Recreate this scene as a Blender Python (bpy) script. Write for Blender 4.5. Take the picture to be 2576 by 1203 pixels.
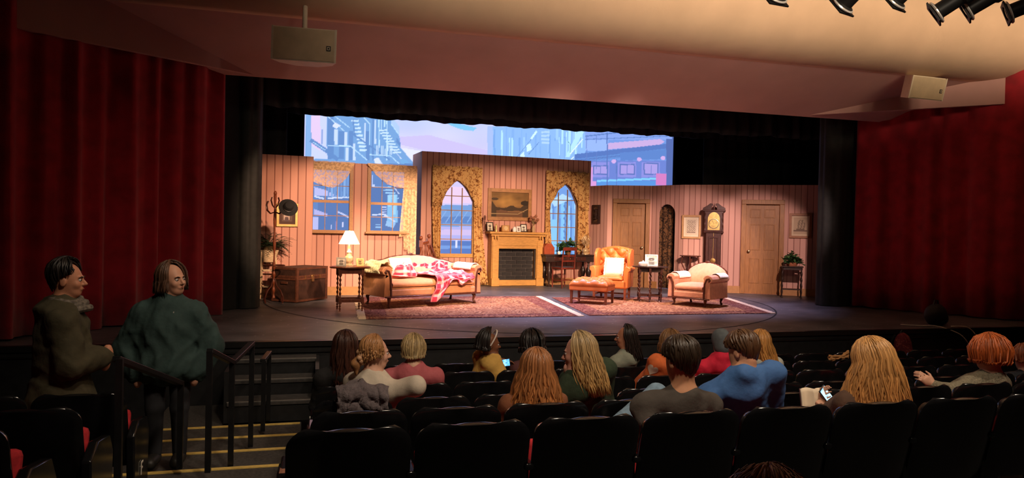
import bpy, bmesh, math, random
import numpy as np
from mathutils import Matrix, Vector
from mathutils.geometry import tessellate_polygon
for o in list(bpy.data.objects): bpy.data.objects.remove(o, do_unlink=True)
SC = bpy.context.scene
COL = SC.collection
rnd = random.Random(7)
R = math.radians
# ------------------------------------------------------------------ camera
F = 1800.0; YAW = R(15.2); PITCH = R(-0.84); ROLL = 0.022; CZ = 2.34
PW, PH = 2576, 1203
_f = np.array([math.sin(YAW)*math.cos(PITCH), math.cos(YAW)*math.cos(PITCH), math.sin(PITCH)])
_r = np.array([math.cos(YAW), -math.sin(YAW), 0.0]); _u = np.cross(_r, _f)
RV = math.cos(ROLL)*_r + math.sin(ROLL)*_u; UV = -math.sin(ROLL)*_r + math.cos(ROLL)*_u; FV = _f
CAM = np.array([0, 0, CZ])
cd = bpy.data.cameras.new('camera'); cam = bpy.data.objects.new('camera', cd); COL.objects.link(cam)
cd.sensor_width = 36; cd.lens = 36*F/PW; cd.clip_start = .05; cd.clip_end = 100
mw = Matrix.Identity(4)
for i in range(3):
    mw[i][0] = RV[i]; mw[i][1] = UV[i]; mw[i][2] = -FV[i]; mw[i][3] = CAM[i]
cam.matrix_world = mw; SC.camera = cam
# ------------------------------------------------------------------ world, view
w = bpy.data.worlds.new('world'); SC.world = w; w.use_nodes = True
w.node_tree.nodes['Background'].inputs[0].default_value = (.55, .45, .40, 1)
w.node_tree.nodes['Background'].inputs[1].default_value = .004
SC.view_settings.view_transform = 'Standard'; SC.view_settings.look = 'None'
SC.view_settings.exposure = 0.0; SC.view_settings.gamma = 1.0; SC.view_settings.use_curve_mapping = False
# ------------------------------------------------------------------ lights
def spot(name, loc, target, power, color, angle=40, blend=.5, size=.08):
    d = bpy.data.lights.new(name, 'SPOT'); d.energy = power; d.color = color
    d.spot_size = R(angle); d.spot_blend = blend; d.shadow_soft_size = size
    o = bpy.data.objects.new(name, d); COL.objects.link(o); o.location = loc
    o.rotation_euler = (Vector(target)-Vector(loc)).to_track_quat('-Z', 'Y').to_euler()
    return o
WARM = (1, .69, .49); AMB = (1, .60, .37); PINKL = (1, .68, .62); LAV = (.72, .62, 1)
# front of house wash, hung on the bar over the audience
for x, tx, ty, tz, p, c, a in [(1.5, -.45, 13.3, 2.0, 1750, AMB, 25), (2.0, .7, 13.8, 2.0, 2100, WARM, 28), (2.6, 2.3, 14.0, 1.45, 2600, WARM, 29), (3.8, 3.6, 15.6, 1.85, 2600, WARM, 28), (4.8, 5.0, 15.6, 1.8, 2600, WARM, 28),
                               (5.6, 6.6, 14.2, 1.6, 2000, WARM, 28), (6.4, 7.9, 14.2, 1.7, 2100, PINKL, 26), (6.0, 9.2, 13.7, 1.9, 1700, PINKL, 21)]:
    spot('front_light', (x, 6.6, 4.95), (tx, ty, tz), p, c, a, .45)
# overhead lights inside the stage house
for x, y, tx, ty, p, c, a in [(1.2, 11.9, 2.0, 13.2, 520, WARM, 75), (3.2, 11.9, 3.4, 12.2, 1300, LAV, 88), (5.4, 11.9, 5.4, 12.6, 800, WARM, 80), (7.4, 11.9, 7.0, 12.2, 700, LAV, 80)]:
    spot('overhead_light', (x, y, 4.75), (tx, ty, 1.2), p, c, a, .8)
spot('window_light', (2.0, 17.9, 5.0), (3.1, 14.6, 1.0), 300, (.8, .75, 1), 40, .3)
spot('window_light', (5.4, 18.0, 5.0), (4.9, 14.2, 1.0), 300, (.8, .75, 1), 40, .3)
# house lights over the seats, plus a last one added to brighten the header
HOUSE = (1, .80, .60)
for x, y, z, tx, ty, tz, p, a in [(.6, 2.2, 5.6, 1.1, 5.3, .9, 320, 95), (2.6, 2.2, 5.6, 2.5, 4.8, .9, 350, 95), (5.6, 2.8, 5.6, 4.6, 5.0, .9, 330, 95), (.4, 4.9, 4.9, -1.3, 5.9, 1.6, 75, 52), (-1.0, 6.4, 4.6, -.5, 6.9, .4, 22, 60), (1.0, 6.8, 5.0, .5, 8.9, 1.0, 190, 50), (3.2, 1.2, 4.9, 3.8, 10.0, 4.5, 700, 66)]:
    spot('house_light', (x, y, z), (tx, ty, tz), p, HOUSE, a, .9, .2)
# unseen spots added to brighten the plaster ceiling, stronger to the right
for k in range(15):
    x = .4+.95*k; spot('ceiling_fill', (x, 4.6, 5.62), (x+.1, 8.9, 5.98), (90+70*k if k < 6 else 460)*1.0, (1, .74, .48), 42, 1.0, .3)
# light spilling on the red curtains
for l, t, p, a in [((-.5, 6.0, 4.3), (-1.75, 10.4, 2.4), 30, 42), ((-.8, 6.0, 4.3), (-2.6, 9.5, 2.6), 9, 40), ((8.2, 6.8, 4.3), (10.4, 10.6, 1.5), 5, 50)]:
    spot('curtain_light', l, t, p, (1, .5, .35), a, 1.0, .2)

# ------------------------------------------------------------------ layout helpers
def ray(x, y): return FV + RV*(x-PW/2)/F - UV*(y-PH/2)/F
def onz(x, y, z=1.0):
    d = ray(x, y); return CAM + d*((z-CZ)/d[2])
def ony(x, y, Y):
    d = ray(x, y); return CAM + d*(Y/d[1])
def proj(P):
    v = np.asarray(P, float)-CAM; z = v@FV
    return PW/2+F*(v@RV)/z, PH/2-F*(v@UV)/z

# ------------------------------------------------------------------ materials
MATS = {}
def mat(name, col, rough=.6, metal=0.0, var=.12, scale=14, bump=0.0, bscale=60, spec=.4, stretch=None, sheen=0, emit=0, alpha=1, c2=None, coat=0):
    if name in MATS: return MATS[name]
    m = bpy.data.materials.new(name); m.use_nodes = True; nt = m.node_tree; b = nt.nodes['Principled BSDF']
    tc = nt.nodes.new('ShaderNodeTexCoord'); mp = nt.nodes.new('ShaderNodeMapping')
    if stretch: mp.inputs['Scale'].default_value = stretch
    nt.links.new(tc.outputs['Object'], mp.inputs[0])
    n = nt.nodes.new('ShaderNodeTexNoise'); n.inputs['Scale'].default_value = scale; n.inputs['Detail'].default_value = 4
    nt.links.new(mp.outputs[0], n.inputs['Vector'])
    r = nt.nodes.new('ShaderNodeValToRGB'); r.color_ramp.elements[0].position = .3; r.color_ramp.elements[1].position = .7
    lo = [max(0, c*(1-var)) for c in col]; hi = [min(1, c*(1+var)) for c in col]
    if c2: lo, hi = col, c2
    r.color_ramp.elements[0].color = (*lo, 1); r.color_ramp.elements[1].color = (*hi, 1)
    nt.links.new(n.outputs['Fac'], r.inputs[0]); nt.links.new(r.outputs[0], b.inputs['Base Color'])
    b.inputs['Roughness'].default_value = rough; b.inputs['Metallic'].default_value = metal
    b.inputs['Specular IOR Level'].default_value = spec
    if sheen: b.inputs['Sheen Weight'].default_value = sheen
    if coat: b.inputs['Coat Weight'].default_value = coat
    if alpha < 1: b.inputs['Alpha'].default_value = alpha
    if emit:
        nt.links.new(r.outputs[0], b.inputs['Emission Color']); b.inputs['Emission Strength'].default_value = emit
    if bump:
        n2 = nt.nodes.new('ShaderNodeTexNoise'); n2.inputs['Scale'].default_value = bscale; n2.inputs['Detail'].default_value = 3
        nt.links.new(mp.outputs[0], n2.inputs['Vector'])
        bp = nt.nodes.new('ShaderNodeBump'); bp.inputs['Strength'].default_value = bump; bp.inputs['Distance'].default_value = .02
        nt.links.new(n2.outputs['Fac'], bp.inputs['Height']); nt.links.new(bp.outputs[0], b.inputs['Normal'])
    MATS[name] = m; return m
def math_node(nt, op, a, b=None, c=None):
    n = nt.nodes.new('ShaderNodeMath'); n.operation = op
    for i, v in enumerate((a, b, c)):
        if v is None: continue
        if isinstance(v, (int, float)): n.inputs[i].default_value = v
        else: nt.links.new(v, n.inputs[i])
    return n.outputs[0]
def mixc(nt, fac, a, b):
    n = nt.nodes.new('ShaderNodeMix'); n.data_type = 'RGBA'
    if isinstance(fac, (int, float)): n.inputs[0].default_value = fac
    else: nt.links.new(fac, n.inputs[0])
    for i, v in ((6, a), (7, b)):
        if isinstance(v, tuple): n.inputs[i].default_value = (*v[:3], 1)
        else: nt.links.new(v, n.inputs[i])
    return n.outputs[2]
def newmat(name, rough=.7, spec=.3):
    m = bpy.data.materials.new(name); m.use_nodes = True; nt = m.node_tree; b = nt.nodes['Principled BSDF']
    b.inputs['Roughness'].default_value = rough; b.inputs['Specular IOR Level'].default_value = spec
    MATS[name] = m
    return m, nt, b
def wallpaper(name, base, line, period=.14, band=None):
    m, nt, b = newmat(name, .75, .2)
    tc = nt.nodes.new('ShaderNodeTexCoord'); sp = nt.nodes.new('ShaderNodeSeparateXYZ'); nt.links.new(tc.outputs['Object'], sp.inputs[0])
    fr = math_node(nt, 'FRACT', math_node(nt, 'DIVIDE', math_node(nt, 'ADD', sp.outputs[0], 20.0), period))
    dk = math_node(nt, 'LESS_THAN', fr, .14)
    fr2 = math_node(nt, 'FRACT', math_node(nt, 'DIVIDE', math_node(nt, 'ADD', sp.outputs[0], 20.0+period*.07), period*2))
    bd = math_node(nt, 'GREATER_THAN', fr2, .5)
    n = nt.nodes.new('ShaderNodeTexNoise'); n.inputs['Scale'].default_value = 3; nt.links.new(tc.outputs['Object'], n.inputs['Vector'])
    c = mixc(nt, bd, base, tuple(x*.90 for x in base) if band is None else band)
    c = mixc(nt, math_node(nt, 'MULTIPLY', n.outputs['Fac'], .2), c, tuple(x*.8 for x in base))
    c = mixc(nt, math_node(nt, 'MULTIPLY', dk, .85), c, line)
    nt.links.new(c, b.inputs['Base Color']); return m
def floral(name, base, c1, c2, scale=14, rough=.8, thr=.5):
    m, nt, b = newmat(name, rough, .2)
    tc = nt.nodes.new('ShaderNodeTexCoord')
    v = nt.nodes.new('ShaderNodeTexVoronoi'); v.inputs['Scale'].default_value = scale; nt.links.new(tc.outputs['Object'], v.inputs['Vector'])
    n = nt.nodes.new('ShaderNodeTexNoise'); n.inputs['Scale'].default_value = scale*1.3; n.inputs['Detail'].default_value = 5; n.inputs['Distortion'].default_value = 1.2
    nt.links.new(tc.outputs['Object'], n.inputs['Vector'])
    f1 = math_node(nt, 'GREATER_THAN', n.outputs['Fac'], thr+.06)
    f2 = math_node(nt, 'LESS_THAN', v.outputs['Distance'], .28)
    f3 = math_node(nt, 'GREATER_THAN', n.outputs['Fac'], thr+.14)
    c = mixc(nt, math_node(nt, 'MULTIPLY', f1, .75), base, c1)
    c = mixc(nt, math_node(nt, 'MULTIPLY', math_node(nt, 'MULTIPLY', f2, f1), .7), c, c2)
    c = mixc(nt, math_node(nt, 'MULTIPLY', f3, .8), c, tuple(x*.45 for x in c1))
    nt.links.new(c, b.inputs['Base Color']); return m
def attr_mat(name, rough=.8, emit=0, spec=.2, sheen=0):
    m, nt, b = newmat(name, rough, spec)
    a = nt.nodes.new('ShaderNodeAttribute'); a.attribute_name = 'Col'
    if emit:
        b.inputs['Base Color'].default_value = (.02, .02, .02, 1)
        nt.links.new(a.outputs['Color'], b.inputs['Emission Color']); b.inputs['Emission Strength'].default_value = emit
    else: nt.links.new(a.outputs['Color'], b.inputs['Base Color'])
    if sheen: b.inputs['Sheen Weight'].default_value = sheen
    return m

# ------------------------------------------------------------------ mesh builder
class MB:
    def __init__(s): s.v = []; s.f = []; s.c = None
    def add(s, vs, fs):
        o = len(s.v); s.v += [tuple(map(float, p)) for p in vs]; s.f += [tuple(i+o for i in f) for f in fs]; return s
    def box(s, c, d, rot=None, taper=1.0):
        x, y, z = d[0]/2, d[1]/2, d[2]/2; t = taper
        p = [(-x*t, -y*t, -z), (x*t, -y*t, -z), (x*t, y*t, -z), (-x*t, y*t, -z), (-x, -y, z), (x, -y, z), (x, y, z), (-x, y, z)]
        if rot is not None:
            mt = Matrix.Rotation(rot[0], 3, 'X'); mt = Matrix.Rotation(rot[2], 3, 'Z') @ Matrix.Rotation(rot[1], 3, 'Y') @ mt
            p = [mt @ Vector(q) for q in p]
        return s.add([(q[0]+c[0], q[1]+c[1], q[2]+c[2]) for q in p], [(3, 2, 1, 0), (4, 5, 6, 7), (0, 1, 5, 4), (1, 2, 6, 5), (2, 3, 7, 6), (3, 0, 4, 7)])
    def bar(s, a, b, wd, ht):
        a = Vector(a); b = Vector(b); d = (b-a).normalized(); up = Vector((0, 0, 1))
        if abs(d.z) > .95: up = Vector((0, 1, 0))
        sx = d.cross(up).normalized()*wd/2; sz = sx.cross(d).normalized()*ht/2
        vs = [a-sx-sz, a+sx-sz, a+sx+sz, a-sx+sz, b-sx-sz, b+sx-sz, b+sx+sz, b-sx+sz]
        return s.add(vs, [(0, 1, 2, 3), (7, 6, 5, 4), (0, 4, 5, 1), (1, 5, 6, 2), (2, 6, 7, 3), (3, 7, 4, 0)])
    def tube(s, pts, rad, n=8, caps=True, flat=None):
        P = [Vector(p) for p in pts]; m = len(P)
        if not hasattr(rad, '__len__'): rad = [rad]*m
        t0 = (P[1]-P[0]).normalized(); ref = Vector((0, 0, 1)) if abs(t0.z) < .9 else Vector((0, 1, 0))
        u = t0.cross(ref).normalized(); vs = []
        for i in range(m):
            t = (P[min(i+1, m-1)]-P[max(i-1, 0)])
            t = t.normalized() if t.length > 1e-9 else t0
            u = (u-t*u.dot(t)); u = u.normalized() if u.length > 1e-6 else t.orthogonal().normalized()
            w_ = t.cross(u)
            fx = 1 if flat is None else flat
            for k in range(n):
                a = 2*math.pi*k/n; vs.append(P[i]+(u*math.cos(a)+w_*math.sin(a)*fx)*rad[i])
        fs = [(i*n+k, i*n+(k+1) % n, (i+1)*n+(k+1) % n, (i+1)*n+k) for i in range(m-1) for k in range(n)]
        if caps: fs += [tuple(range(n))[::-1], tuple((m-1)*n+k for k in range(n))]
        return s.add(vs, fs)
    def cyl(s, a, b, r0, r1=None, n=12): return s.tube([a, b], [r0, r0 if r1 is None else r1], n)
    def lathe(s, prof, c=(0, 0, 0), n=16, sx=1, sy=1):
        vs = []; m = len(prof)
        for r, z in prof:
            for k in range(n):
                a = 2*math.pi*k/n; vs.append((c[0]+r*math.cos(a)*sx, c[1]+r*math.sin(a)*sy, c[2]+z))
        fs = [(i*n+k, i*n+(k+1) % n, (i+1)*n+(k+1) % n, (i+1)*n+k) for i in range(m-1) for k in range(n)]
        fs += [tuple(range(n))[::-1], tuple((m-1)*n+k for k in range(n))]
        return s.add(vs, fs)
    def ell(s, c, r, nu=14, nv=9, rot=None):
        vs = []; fs = []
        for j in range(nv+1):
            th = math.pi*j/nv
            for k in range(nu):
                a = 2*math.pi*k/nu; p = Vector((r[0]*math.sin(th)*math.cos(a), r[1]*math.sin(th)*math.sin(a), -r[2]*math.cos(th)))
                if rot is not None: p = rot @ p
                vs.append((p[0]+c[0], p[1]+c[1], p[2]+c[2]))
        for j in range(nv):
            for k in range(nu): fs.append((j*nu+k, j*nu+(k+1) % nu, (j+1)*nu+(k+1) % nu, (j+1)*nu+k))
        return s.add(vs, fs)
    def prism(s, loops, y0, y1):           # loops: outer then holes, in x,z; extruded along y
        flat = [p for l in loops for p in l]; n = len(flat)
        tri = tessellate_polygon([[Vector((p[0], p[1], 0)) for p in l] for l in loops])
        vs = [(p[0], y0, p[1]) for p in flat]+[(p[0], y1, p[1]) for p in flat]; fs = []
        for t in tri:
            a, b, c = [flat[i] for i in t]
            ar = (b[0]-a[0])*(c[1]-a[1])-(b[1]-a[1])*(c[0]-a[0])
            t = t if ar > 0 else t[::-1]
            fs.append(tuple(t)); fs.append(tuple(i+n for i in t[::-1]))
        o = 0
        for li, l in enumerate(loops):
            m = len(l); A = sum(l[i][0]*l[(i+1) % m][1]-l[(i+1) % m][0]*l[i][1] for i in range(m))
            for i in range(m):
                q = (o+i, o+(i+1) % m, o+(i+1) % m+n, o+i+n)
                fs.append(q[::-1] if (A > 0) == (li == 0) else q)
            o += m
        return s.add(vs, fs)
    def grid(s, fn, nu, nv, wrap=False):
        vs = [fn(i/(nu-1 if not wrap else nu), j/(nv-1)) for j in range(nv) for i in range(nu)]
        fs = []
        for j in range(nv-1):
            for i in range(nu if wrap else nu-1): fs.append((j*nu+i, j*nu+(i+1) % nu, (j+1)*nu+(i+1) % nu, (j+1)*nu+i))
        return s.add(vs, fs)
    def xf(s, mt):
        s.v = [tuple(mt @ Vector(p)) for p in s.v]; return s
    def build(s, name, m, parent=None, smooth=True, angle=38, bevel=0, solid=0, sub=0, loc=None, rot=None):
        me = bpy.data.meshes.new(name); me.from_pydata(s.v, [], s.f); me.update()
        if s.c is not None:
            at = me.color_attributes.new('Col', 'FLOAT_COLOR', 'POINT')
            a = np.ones((len(s.v), 4), np.float32); a[:, :3] = s.c; at.data.foreach_set('color', a.ravel())
        return finish(me, name, m, parent, smooth, angle, bevel, solid, sub, loc, rot)
def finish(me, name, m, parent=None, smooth=True, angle=38, bevel=0, solid=0, sub=0, loc=None, rot=None):
    if smooth:
        me.shade_smooth()
        if angle < 180: me.set_sharp_from_angle(angle=R(angle))
    o = bpy.data.objects.new(name, me); COL.objects.link(o)
    if m is not None: me.materials.append(m)
    if parent is not None: o.parent = parent
    if loc is not None: o.location = loc
    if rot is not None: o.rotation_euler = (0, 0, rot)
    if sub:
        q = o.modifiers.new('sub', 'SUBSURF'); q.levels = q.render_levels = sub
    if solid:
        q = o.modifiers.new('solid', 'SOLIDIFY'); q.thickness = solid; q.offset = 0
    if bevel:
        q = o.modifiers.new('bevel', 'BEVEL'); q.width = bevel; q.segments = 2; q.limit_method = 'ANGLE'; q.angle_limit = R(40)
    return o
def tag(o, label, cat, group=None, kind=None):
    if label: o['label'] = label
    if cat: o['category'] = cat
    if group: o['group'] = group
    if kind: o['kind'] = kind
    return o
def thing(name, label, cat, loc=(0, 0, 0), rz=0.0, group=None):
    o = bpy.data.objects.new(name, None); COL.objects.link(o); o.location = tuple(map(float, loc)); o.rotation_euler = (0, 0, rz)
    o.empty_display_size = .1
    return tag(o, label, cat, group)
def struct(o): o['kind'] = 'structure'; return o
def copy_tree(o, parent=None):
    c = o.copy(); COL.objects.link(c); c.parent = parent
    if parent is not None: c.matrix_parent_inverse = o.matrix_parent_inverse
    for ch in o.children: copy_tree(ch, c)
    return c
# ================================================================== structure
SZ = 1.0                                                     # stage floor height
m_black = mat('black_paint', (.012, .012, .013), .55, var=.3)
m_dark = mat('dark_void', (.006, .006, .007), .9, var=.2)
m_drape = mat('black_velour', (.011, .011, .011), .95, var=.3, scale=6)
m_plaster = mat('plaster_ceiling', (.62, .44, .31), .85, var=.05, scale=2.5, bump=.15, bscale=9)
m_header = mat('mauve_plaster', (.47, .27, .25), .85, var=.05, scale=2, bump=.1, bscale=12)
m_carpet = mat('grey_aisle_carpet', (.055, .048, .042), .95, var=.35, scale=40)
m_redvel = mat('red_velour', (.33, .008, .020), .9, var=.25, scale=5, sheen=.2)
def stage_floor_mat():
    m, nt, b = newmat('stage_floor_paint', .42, .5)
    tc = nt.nodes.new('ShaderNodeTexCoord')
    n = nt.nodes.new('ShaderNodeTexNoise'); n.inputs['Scale'].default_value = 1.4; n.inputs['Detail'].default_value = 6; nt.links.new(tc.outputs['Object'], n.inputs['Vector'])
    mp = nt.nodes.new('ShaderNodeMapping'); mp.inputs['Scale'].default_value = (3, 40, 1); nt.links.new(tc.outputs['Object'], mp.inputs[0])
    n2 = nt.nodes.new('ShaderNodeTexNoise'); n2.inputs['Scale'].default_value = 1; n2.inputs['Detail'].default_value = 6; nt.links.new(mp.outputs[0], n2.inputs['Vector'])
    v = nt.nodes.new('ShaderNodeTexVoronoi'); v.inputs['Scale'].default_value = 7; nt.links.new(tc.outputs['Object'], v.inputs['Vector'])
    r = nt.nodes.new('ShaderNodeValToRGB'); r.color_ramp.elements[0].color = (.055, .052, .055, 1); r.color_ramp.elements[1].color = (.15, .14, .15, 1)
    r.color_ramp.elements[0].position = .35; r.color_ramp.elements[1].position = .7
    nt.links.new(n.outputs['Fac'], r.inputs[0])
    c = mixc(nt, math_node(nt, 'MULTIPLY', n2.outputs['Fac'], .5), r.outputs[0], (.03, .03, .035))
    fl = math_node(nt, 'LESS_THAN', v.outputs['Distance'], .10)
    c = mixc(nt, math_node(nt, 'MULTIPLY', fl, .75), c, (.42, .38, .36))
    nt.links.new(c, b.inputs['Base Color'])
    nt.links.new(math_node(nt, 'ADD', math_node(nt, 'MULTIPLY', n2.outputs['Fac'], .35), .3), b.inputs['Roughness'])
    return m
m_stage = stage_floor_mat()
# stage slab (floor)
mb = MB(); mb.prism([[(-7.5, -1.05), (18.5, -1.05), (18.5, 0), (-7.5, 0)]], 8.55, 20.5)
fl = mb.build('floor_stage', m_stage, None, False, loc=(0, 0, SZ)); struct(fl)
MB().box((5.5, 8.535, -.54), (26, .02, 1.0)).build('stage_front_face', m_black, fl, False)
mb = MB(); mb.box((5.5, 8.53, -.03), (26, .07, .06))
lip = mb.build('stage_nosing', mat('black_gloss_edge', (.012, .012, .012), .3), fl)
mb = MB(); mb.box((5.5, 8.52, -.12), (26, .03, .02))
mb.build('stage_trim_strip', mat('black_gloss_edge', (.012, .012, .012), .3), fl)
mb = MB(); n = 160
mb.v = [(3.77+r*math.cos(2*math.pi*k/n), 13.27+r*math.sin(2*math.pi*k/n), .002) for k in range(n) for r in (4.645, 4.675)]
mb.f = [(2*k, 2*k+1, 2*((k+1) % n)+1, 2*((k+1) % n)) for k in range(n)]
mb.build('turntable_seam', m_dark, fl, False)
# house floor: sloped seating slabs and stepped aisle
ROWS = [('A', 3.20, 1.445), ('B', 4.12, 1.285), ('C', 5.03, 1.130), ('D', 5.90, 1.035), ('E', 6.74, .950), ('F', 7.50, .885)]
BACKH = .84
mb = MB()
pr = [(-3.0, .86), (1.8, .86)]+[(y+.2, t-BACKH) for _, y, t in ROWS]+[(8.56, .10)]
for x0, x1 in ((-.13, 18.5), (-8.0, -1.12)):
    o = len(mb.v)
    for x in (x0, x1):
        mb.v += [(x, y, z) for y, z in pr]+[(x, 8.56, -.1), (x, -3.0, -.1)]
    k = len(pr)+2
    mb.f += [(o+i, o+i+k, o+i+1+k, o+i+1) for i in range(len(pr)-1)]
    mb.f += [tuple(o+i for i in range(k)), tuple(o+k+i for i in range(k))[::-1]]
struct(mb.build('floor_house', mat('dark_house_floor', (.012, .011, .011), .8, var=.3), None, False))
m_nose = mat('yellow_nosing_tape', (.72, .50, .13), .55, var=.15, scale=30)
st = [(-3.0, .95), (2.3, .80), (3.1, .73), (3.8, .67), (4.45, .60), (5.1, .53), (5.85, .45), (6.45, .40), (7.0, .36), (7.5, .33), (8.56, .30)]
mb = MB()
for i in range(len(st)-1):
    y0, y1, z = st[i][0], st[i+1][0], st[i+1][1]
    x0 = -1.12 if y1 < 5.6 else -1.55
    mb.box(((x0-.13)/2, (y0+y1)/2, z/2-.06), (-.13-x0, y1-y0, z+.12))
aisle = struct(mb.build('floor_aisle', m_carpet, None, False))
for y, z in st[4:10]:
    x0 = -1.12 if y < 5.6 else -1.5
    MB().box(((x0-.14)/2, y-.022, z+.003), (-.14-x0, .05, .008)).build('nosing_strip', m_nose, aisle, False)
# stairs up to the stage
m_tread = mat('worn_black_tread', (.05, .045, .042), .6, var=.3, scale=25)
stair = thing('stage_stairs', 'black wooden steps leading from the aisle up onto the stage', 'stairs', (0, 0, 0))
for y0, y1, z in [(7.62, 7.92, .53), (7.92, 8.22, .69), (8.22, 8.49, .85)]:
    MB().box((-.42, (y0+y1)/2, z-.02), (.86, y1-y0, .04)).build('tread', m_tread, stair, False, bevel=.006)
    MB().box((-.42, y0+.025, (z-.04+.32)/2), (.84, .02, z-.04-.32)).build('riser', m_black, stair, False)
    MB().box((-.42, y0+.012, z+.003), (.86, .02, .006)).build('tread_edge', mat('scuffed_edge', (.20, .18, .16), .5), stair, False)
for sx in (-.86, .02): MB().box((sx, 8.07, .58), (.04, .86, .52)).build('side_panel', m_black, stair, False)

# walls, header, ceiling
def wallq(name, a, b, z0, z1, m):
    mb = MB(); d = Vector((b[0]-a[0], b[1]-a[1])); L = d.length
    mb.box((L/2, .05, (z0+z1)/2), (L, .1, z1-z0)); return struct(mb.build(name, m, None, False, loc=(a[0], a[1], 0), rot=math.atan2(d.y, d.x)))
wallq('wall_back', (-7.4, 20.1), (18.5, 20.1), -.1, 7.0, m_dark)
wallq('wall_left', (-7.5, -3), (-7.45, 20.2), -.1, 7.0, m_dark)
wallq('wall_right', (18.5, 20.2), (18.55, -3), -.1, 7.0, m_dark)
wallq('wall_rear', (18.5, -3.1), (-7.5, -3.1), -.1, 7.0, mat('rear_wall_paint', (.1, .08, .07), .8))
wallq('wall_left_splay', (-5.6, 7.4), (-1.2, 11.75), SZ+.01, 7.0, m_dark)
wallq('wall_right_splay', (9.95, 12.0), (15.5, 3.0), SZ+.01, 7.0, m_dark)
# ceiling: ramped mauve header soffit, then plaster roll, then flat ceiling
Bx = (-.87, 8.31)
prof = [(11.0, 4.47), (9.62, 4.985)]
roll = [(9.62, 4.985), (9.50, 4.998), (9.36, 5.03), (9.24, 5.08), (9.12, 5.16), (9.02, 5.27), (8.94, 5.40), (8.86, 5.55), (8.78, 5.72), (8.68, 5.92), (8.5, 6.1), (8.0, 6.25), (6.0, 6.4), (0, 6.6), (-3.1, 6.65)]
def extr(name, pts, x0, x1, m, nx=2, smooth=True):
    mb = MB(); k = len(pts)
    for i in range(nx):
        x = x0+(x1-x0)*i/(nx-1); mb.v += [(x, y, z) for y, z in pts]
    mb.f = [(i*k+j, i*k+j+1, (i+1)*k+j+1, (i+1)*k+j) for i in range(nx-1) for j in range(k-1)]
    o = mb.build(name, m, None, smooth, 60, solid=.04); return struct(o)
extr('trim_1', [(11.03, 7.0), (11.03, 4.48), (11.0, 4.47)]+prof[1:], -7.5, 18.5, m_header, 2, False)
extr('ceiling', roll, -7.5, 18.5, m_plaster)
def fascia(name, a, b, za, zb):
    mb = MB(); d = Vector((b[0]-a[0], b[1]-a[1])); L = d.length
    mb.v = [(0, 0, za), (L, 0, zb), (L, 0, 6.6), (0, 0, 6.6), (0, .08, za), (L, .08, zb), (L, .08, 6.6), (0, .08, 6.6)]
    mb.f = [(0, 1, 2, 3), (7, 6, 5, 4), (0, 4, 5, 1), (1, 5, 6, 2), (2, 6, 7, 3), (3, 7, 4, 0)]
    return struct(mb.build(name, m_header, None, False, loc=(a[0], a[1], 0), rot=math.atan2(d.y, d.x)))
fascia('trim_2', (-5.79, 6.77), (-.87, 11.0), 4.34, 4.47)
fascia('trim_3', (8.31, 11.0), (17.5, 5.21), 4.47, 4.87)
wallq('wall_proscenium_left', (-7.4, 12.25), (-1.35, 12.25), SZ+.01, 7.0, m_dark)
wallq('wall_proscenium_right', (9.95, 12.25), (18.5, 12.25), SZ+.01, 7.0, m_dark)
extr('ceiling_stage', [(20.2, 7.0), (11.0, 7.0)], -7.5, 18.5, m_dark, 2, False)

# ------------------------------------------------------------------ hanging cloth
def drape(name, pts, z0, z1, m, amp=.05, per=.22, seed=1, label=None, cat='curtain', hem=0.0, nz=7, hang=0.0, sub=9, flare=0.25, parent=None, solid=.012):
    rr = random.Random(seed); P = [Vector(p) for p in pts]
    seg = [0]
    for i in range(len(P)-1): seg.append(seg[-1]+(P[i+1]-P[i]).length)
    L = seg[-1]; nu = max(12, int(L/per*sub))
    ph = 0; us = []; fold = []
    s = 0.0; nxt = 0
    freq = [(1.0, rr.uniform(0, 6)), (.43, rr.uniform(0, 6)), (1.9, rr.uniform(0, 6))]
    mb = MB()
    for j in range(nz):
        v = j/(nz-1); z = z1+(z0-z1)*v
        for i in range(nu):
            s = L*i/(nu-1); k = 0
            while k < len(seg)-2 and s > seg[k+1]: k += 1
            t = (s-seg[k])/(seg[k+1]-seg[k]); p = P[k].lerp(P[k+1], t); d = (P[k+1]-P[k]).normalized(); nrm = Vector((d.y, -d.x))
            q = 2*math.pi*s/per
            a = math.sin(q*freq[0][0]+freq[0][1]+.8*math.sin(q*.31+freq[1][1]))*.6+.4*math.sin(q*freq[1][0]+freq[1][1])+.18*math.sin(q*freq[2][0]+freq[2][1])
            off = a*amp*(.45+.55*v)*(1+flare*v)
            zz = z+(hem*math.sin(q*.21+freq[2][1])+hem*.7*math.sin(q*.5) if j == nz-1 else 0)
            mb.v.append((p.x+nrm.x*off, p.y+nrm.y*off, zz))
    mb.f = [(j*nu+i, j*nu+i+1, (j+1)*nu+i+1, (j+1)*nu+i) for j in range(nz-1) for i in range(nu-1)]
    o = mb.build(name, m, parent, True, 180, solid=solid)
    if label: tag(o, label, cat)
    return o
drape('stage_curtain', [(-5.5, 6.9), (-3.3, 8.91), (-1.33, 11.03)], SZ+.015, 5.0, m_redvel, .085, .34, 3, 'dark red velour curtain behind the two standing people', hem=.008)
drape('stage_curtain', [(9.80, 11.36), (10.88, 9.44), (12.6, 6.9)], SZ+.015, 5.2, m_redvel, .085, .40, 8, 'dark red velour curtain beside the framed picture and potted plant end of the set', hem=.01)
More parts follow.
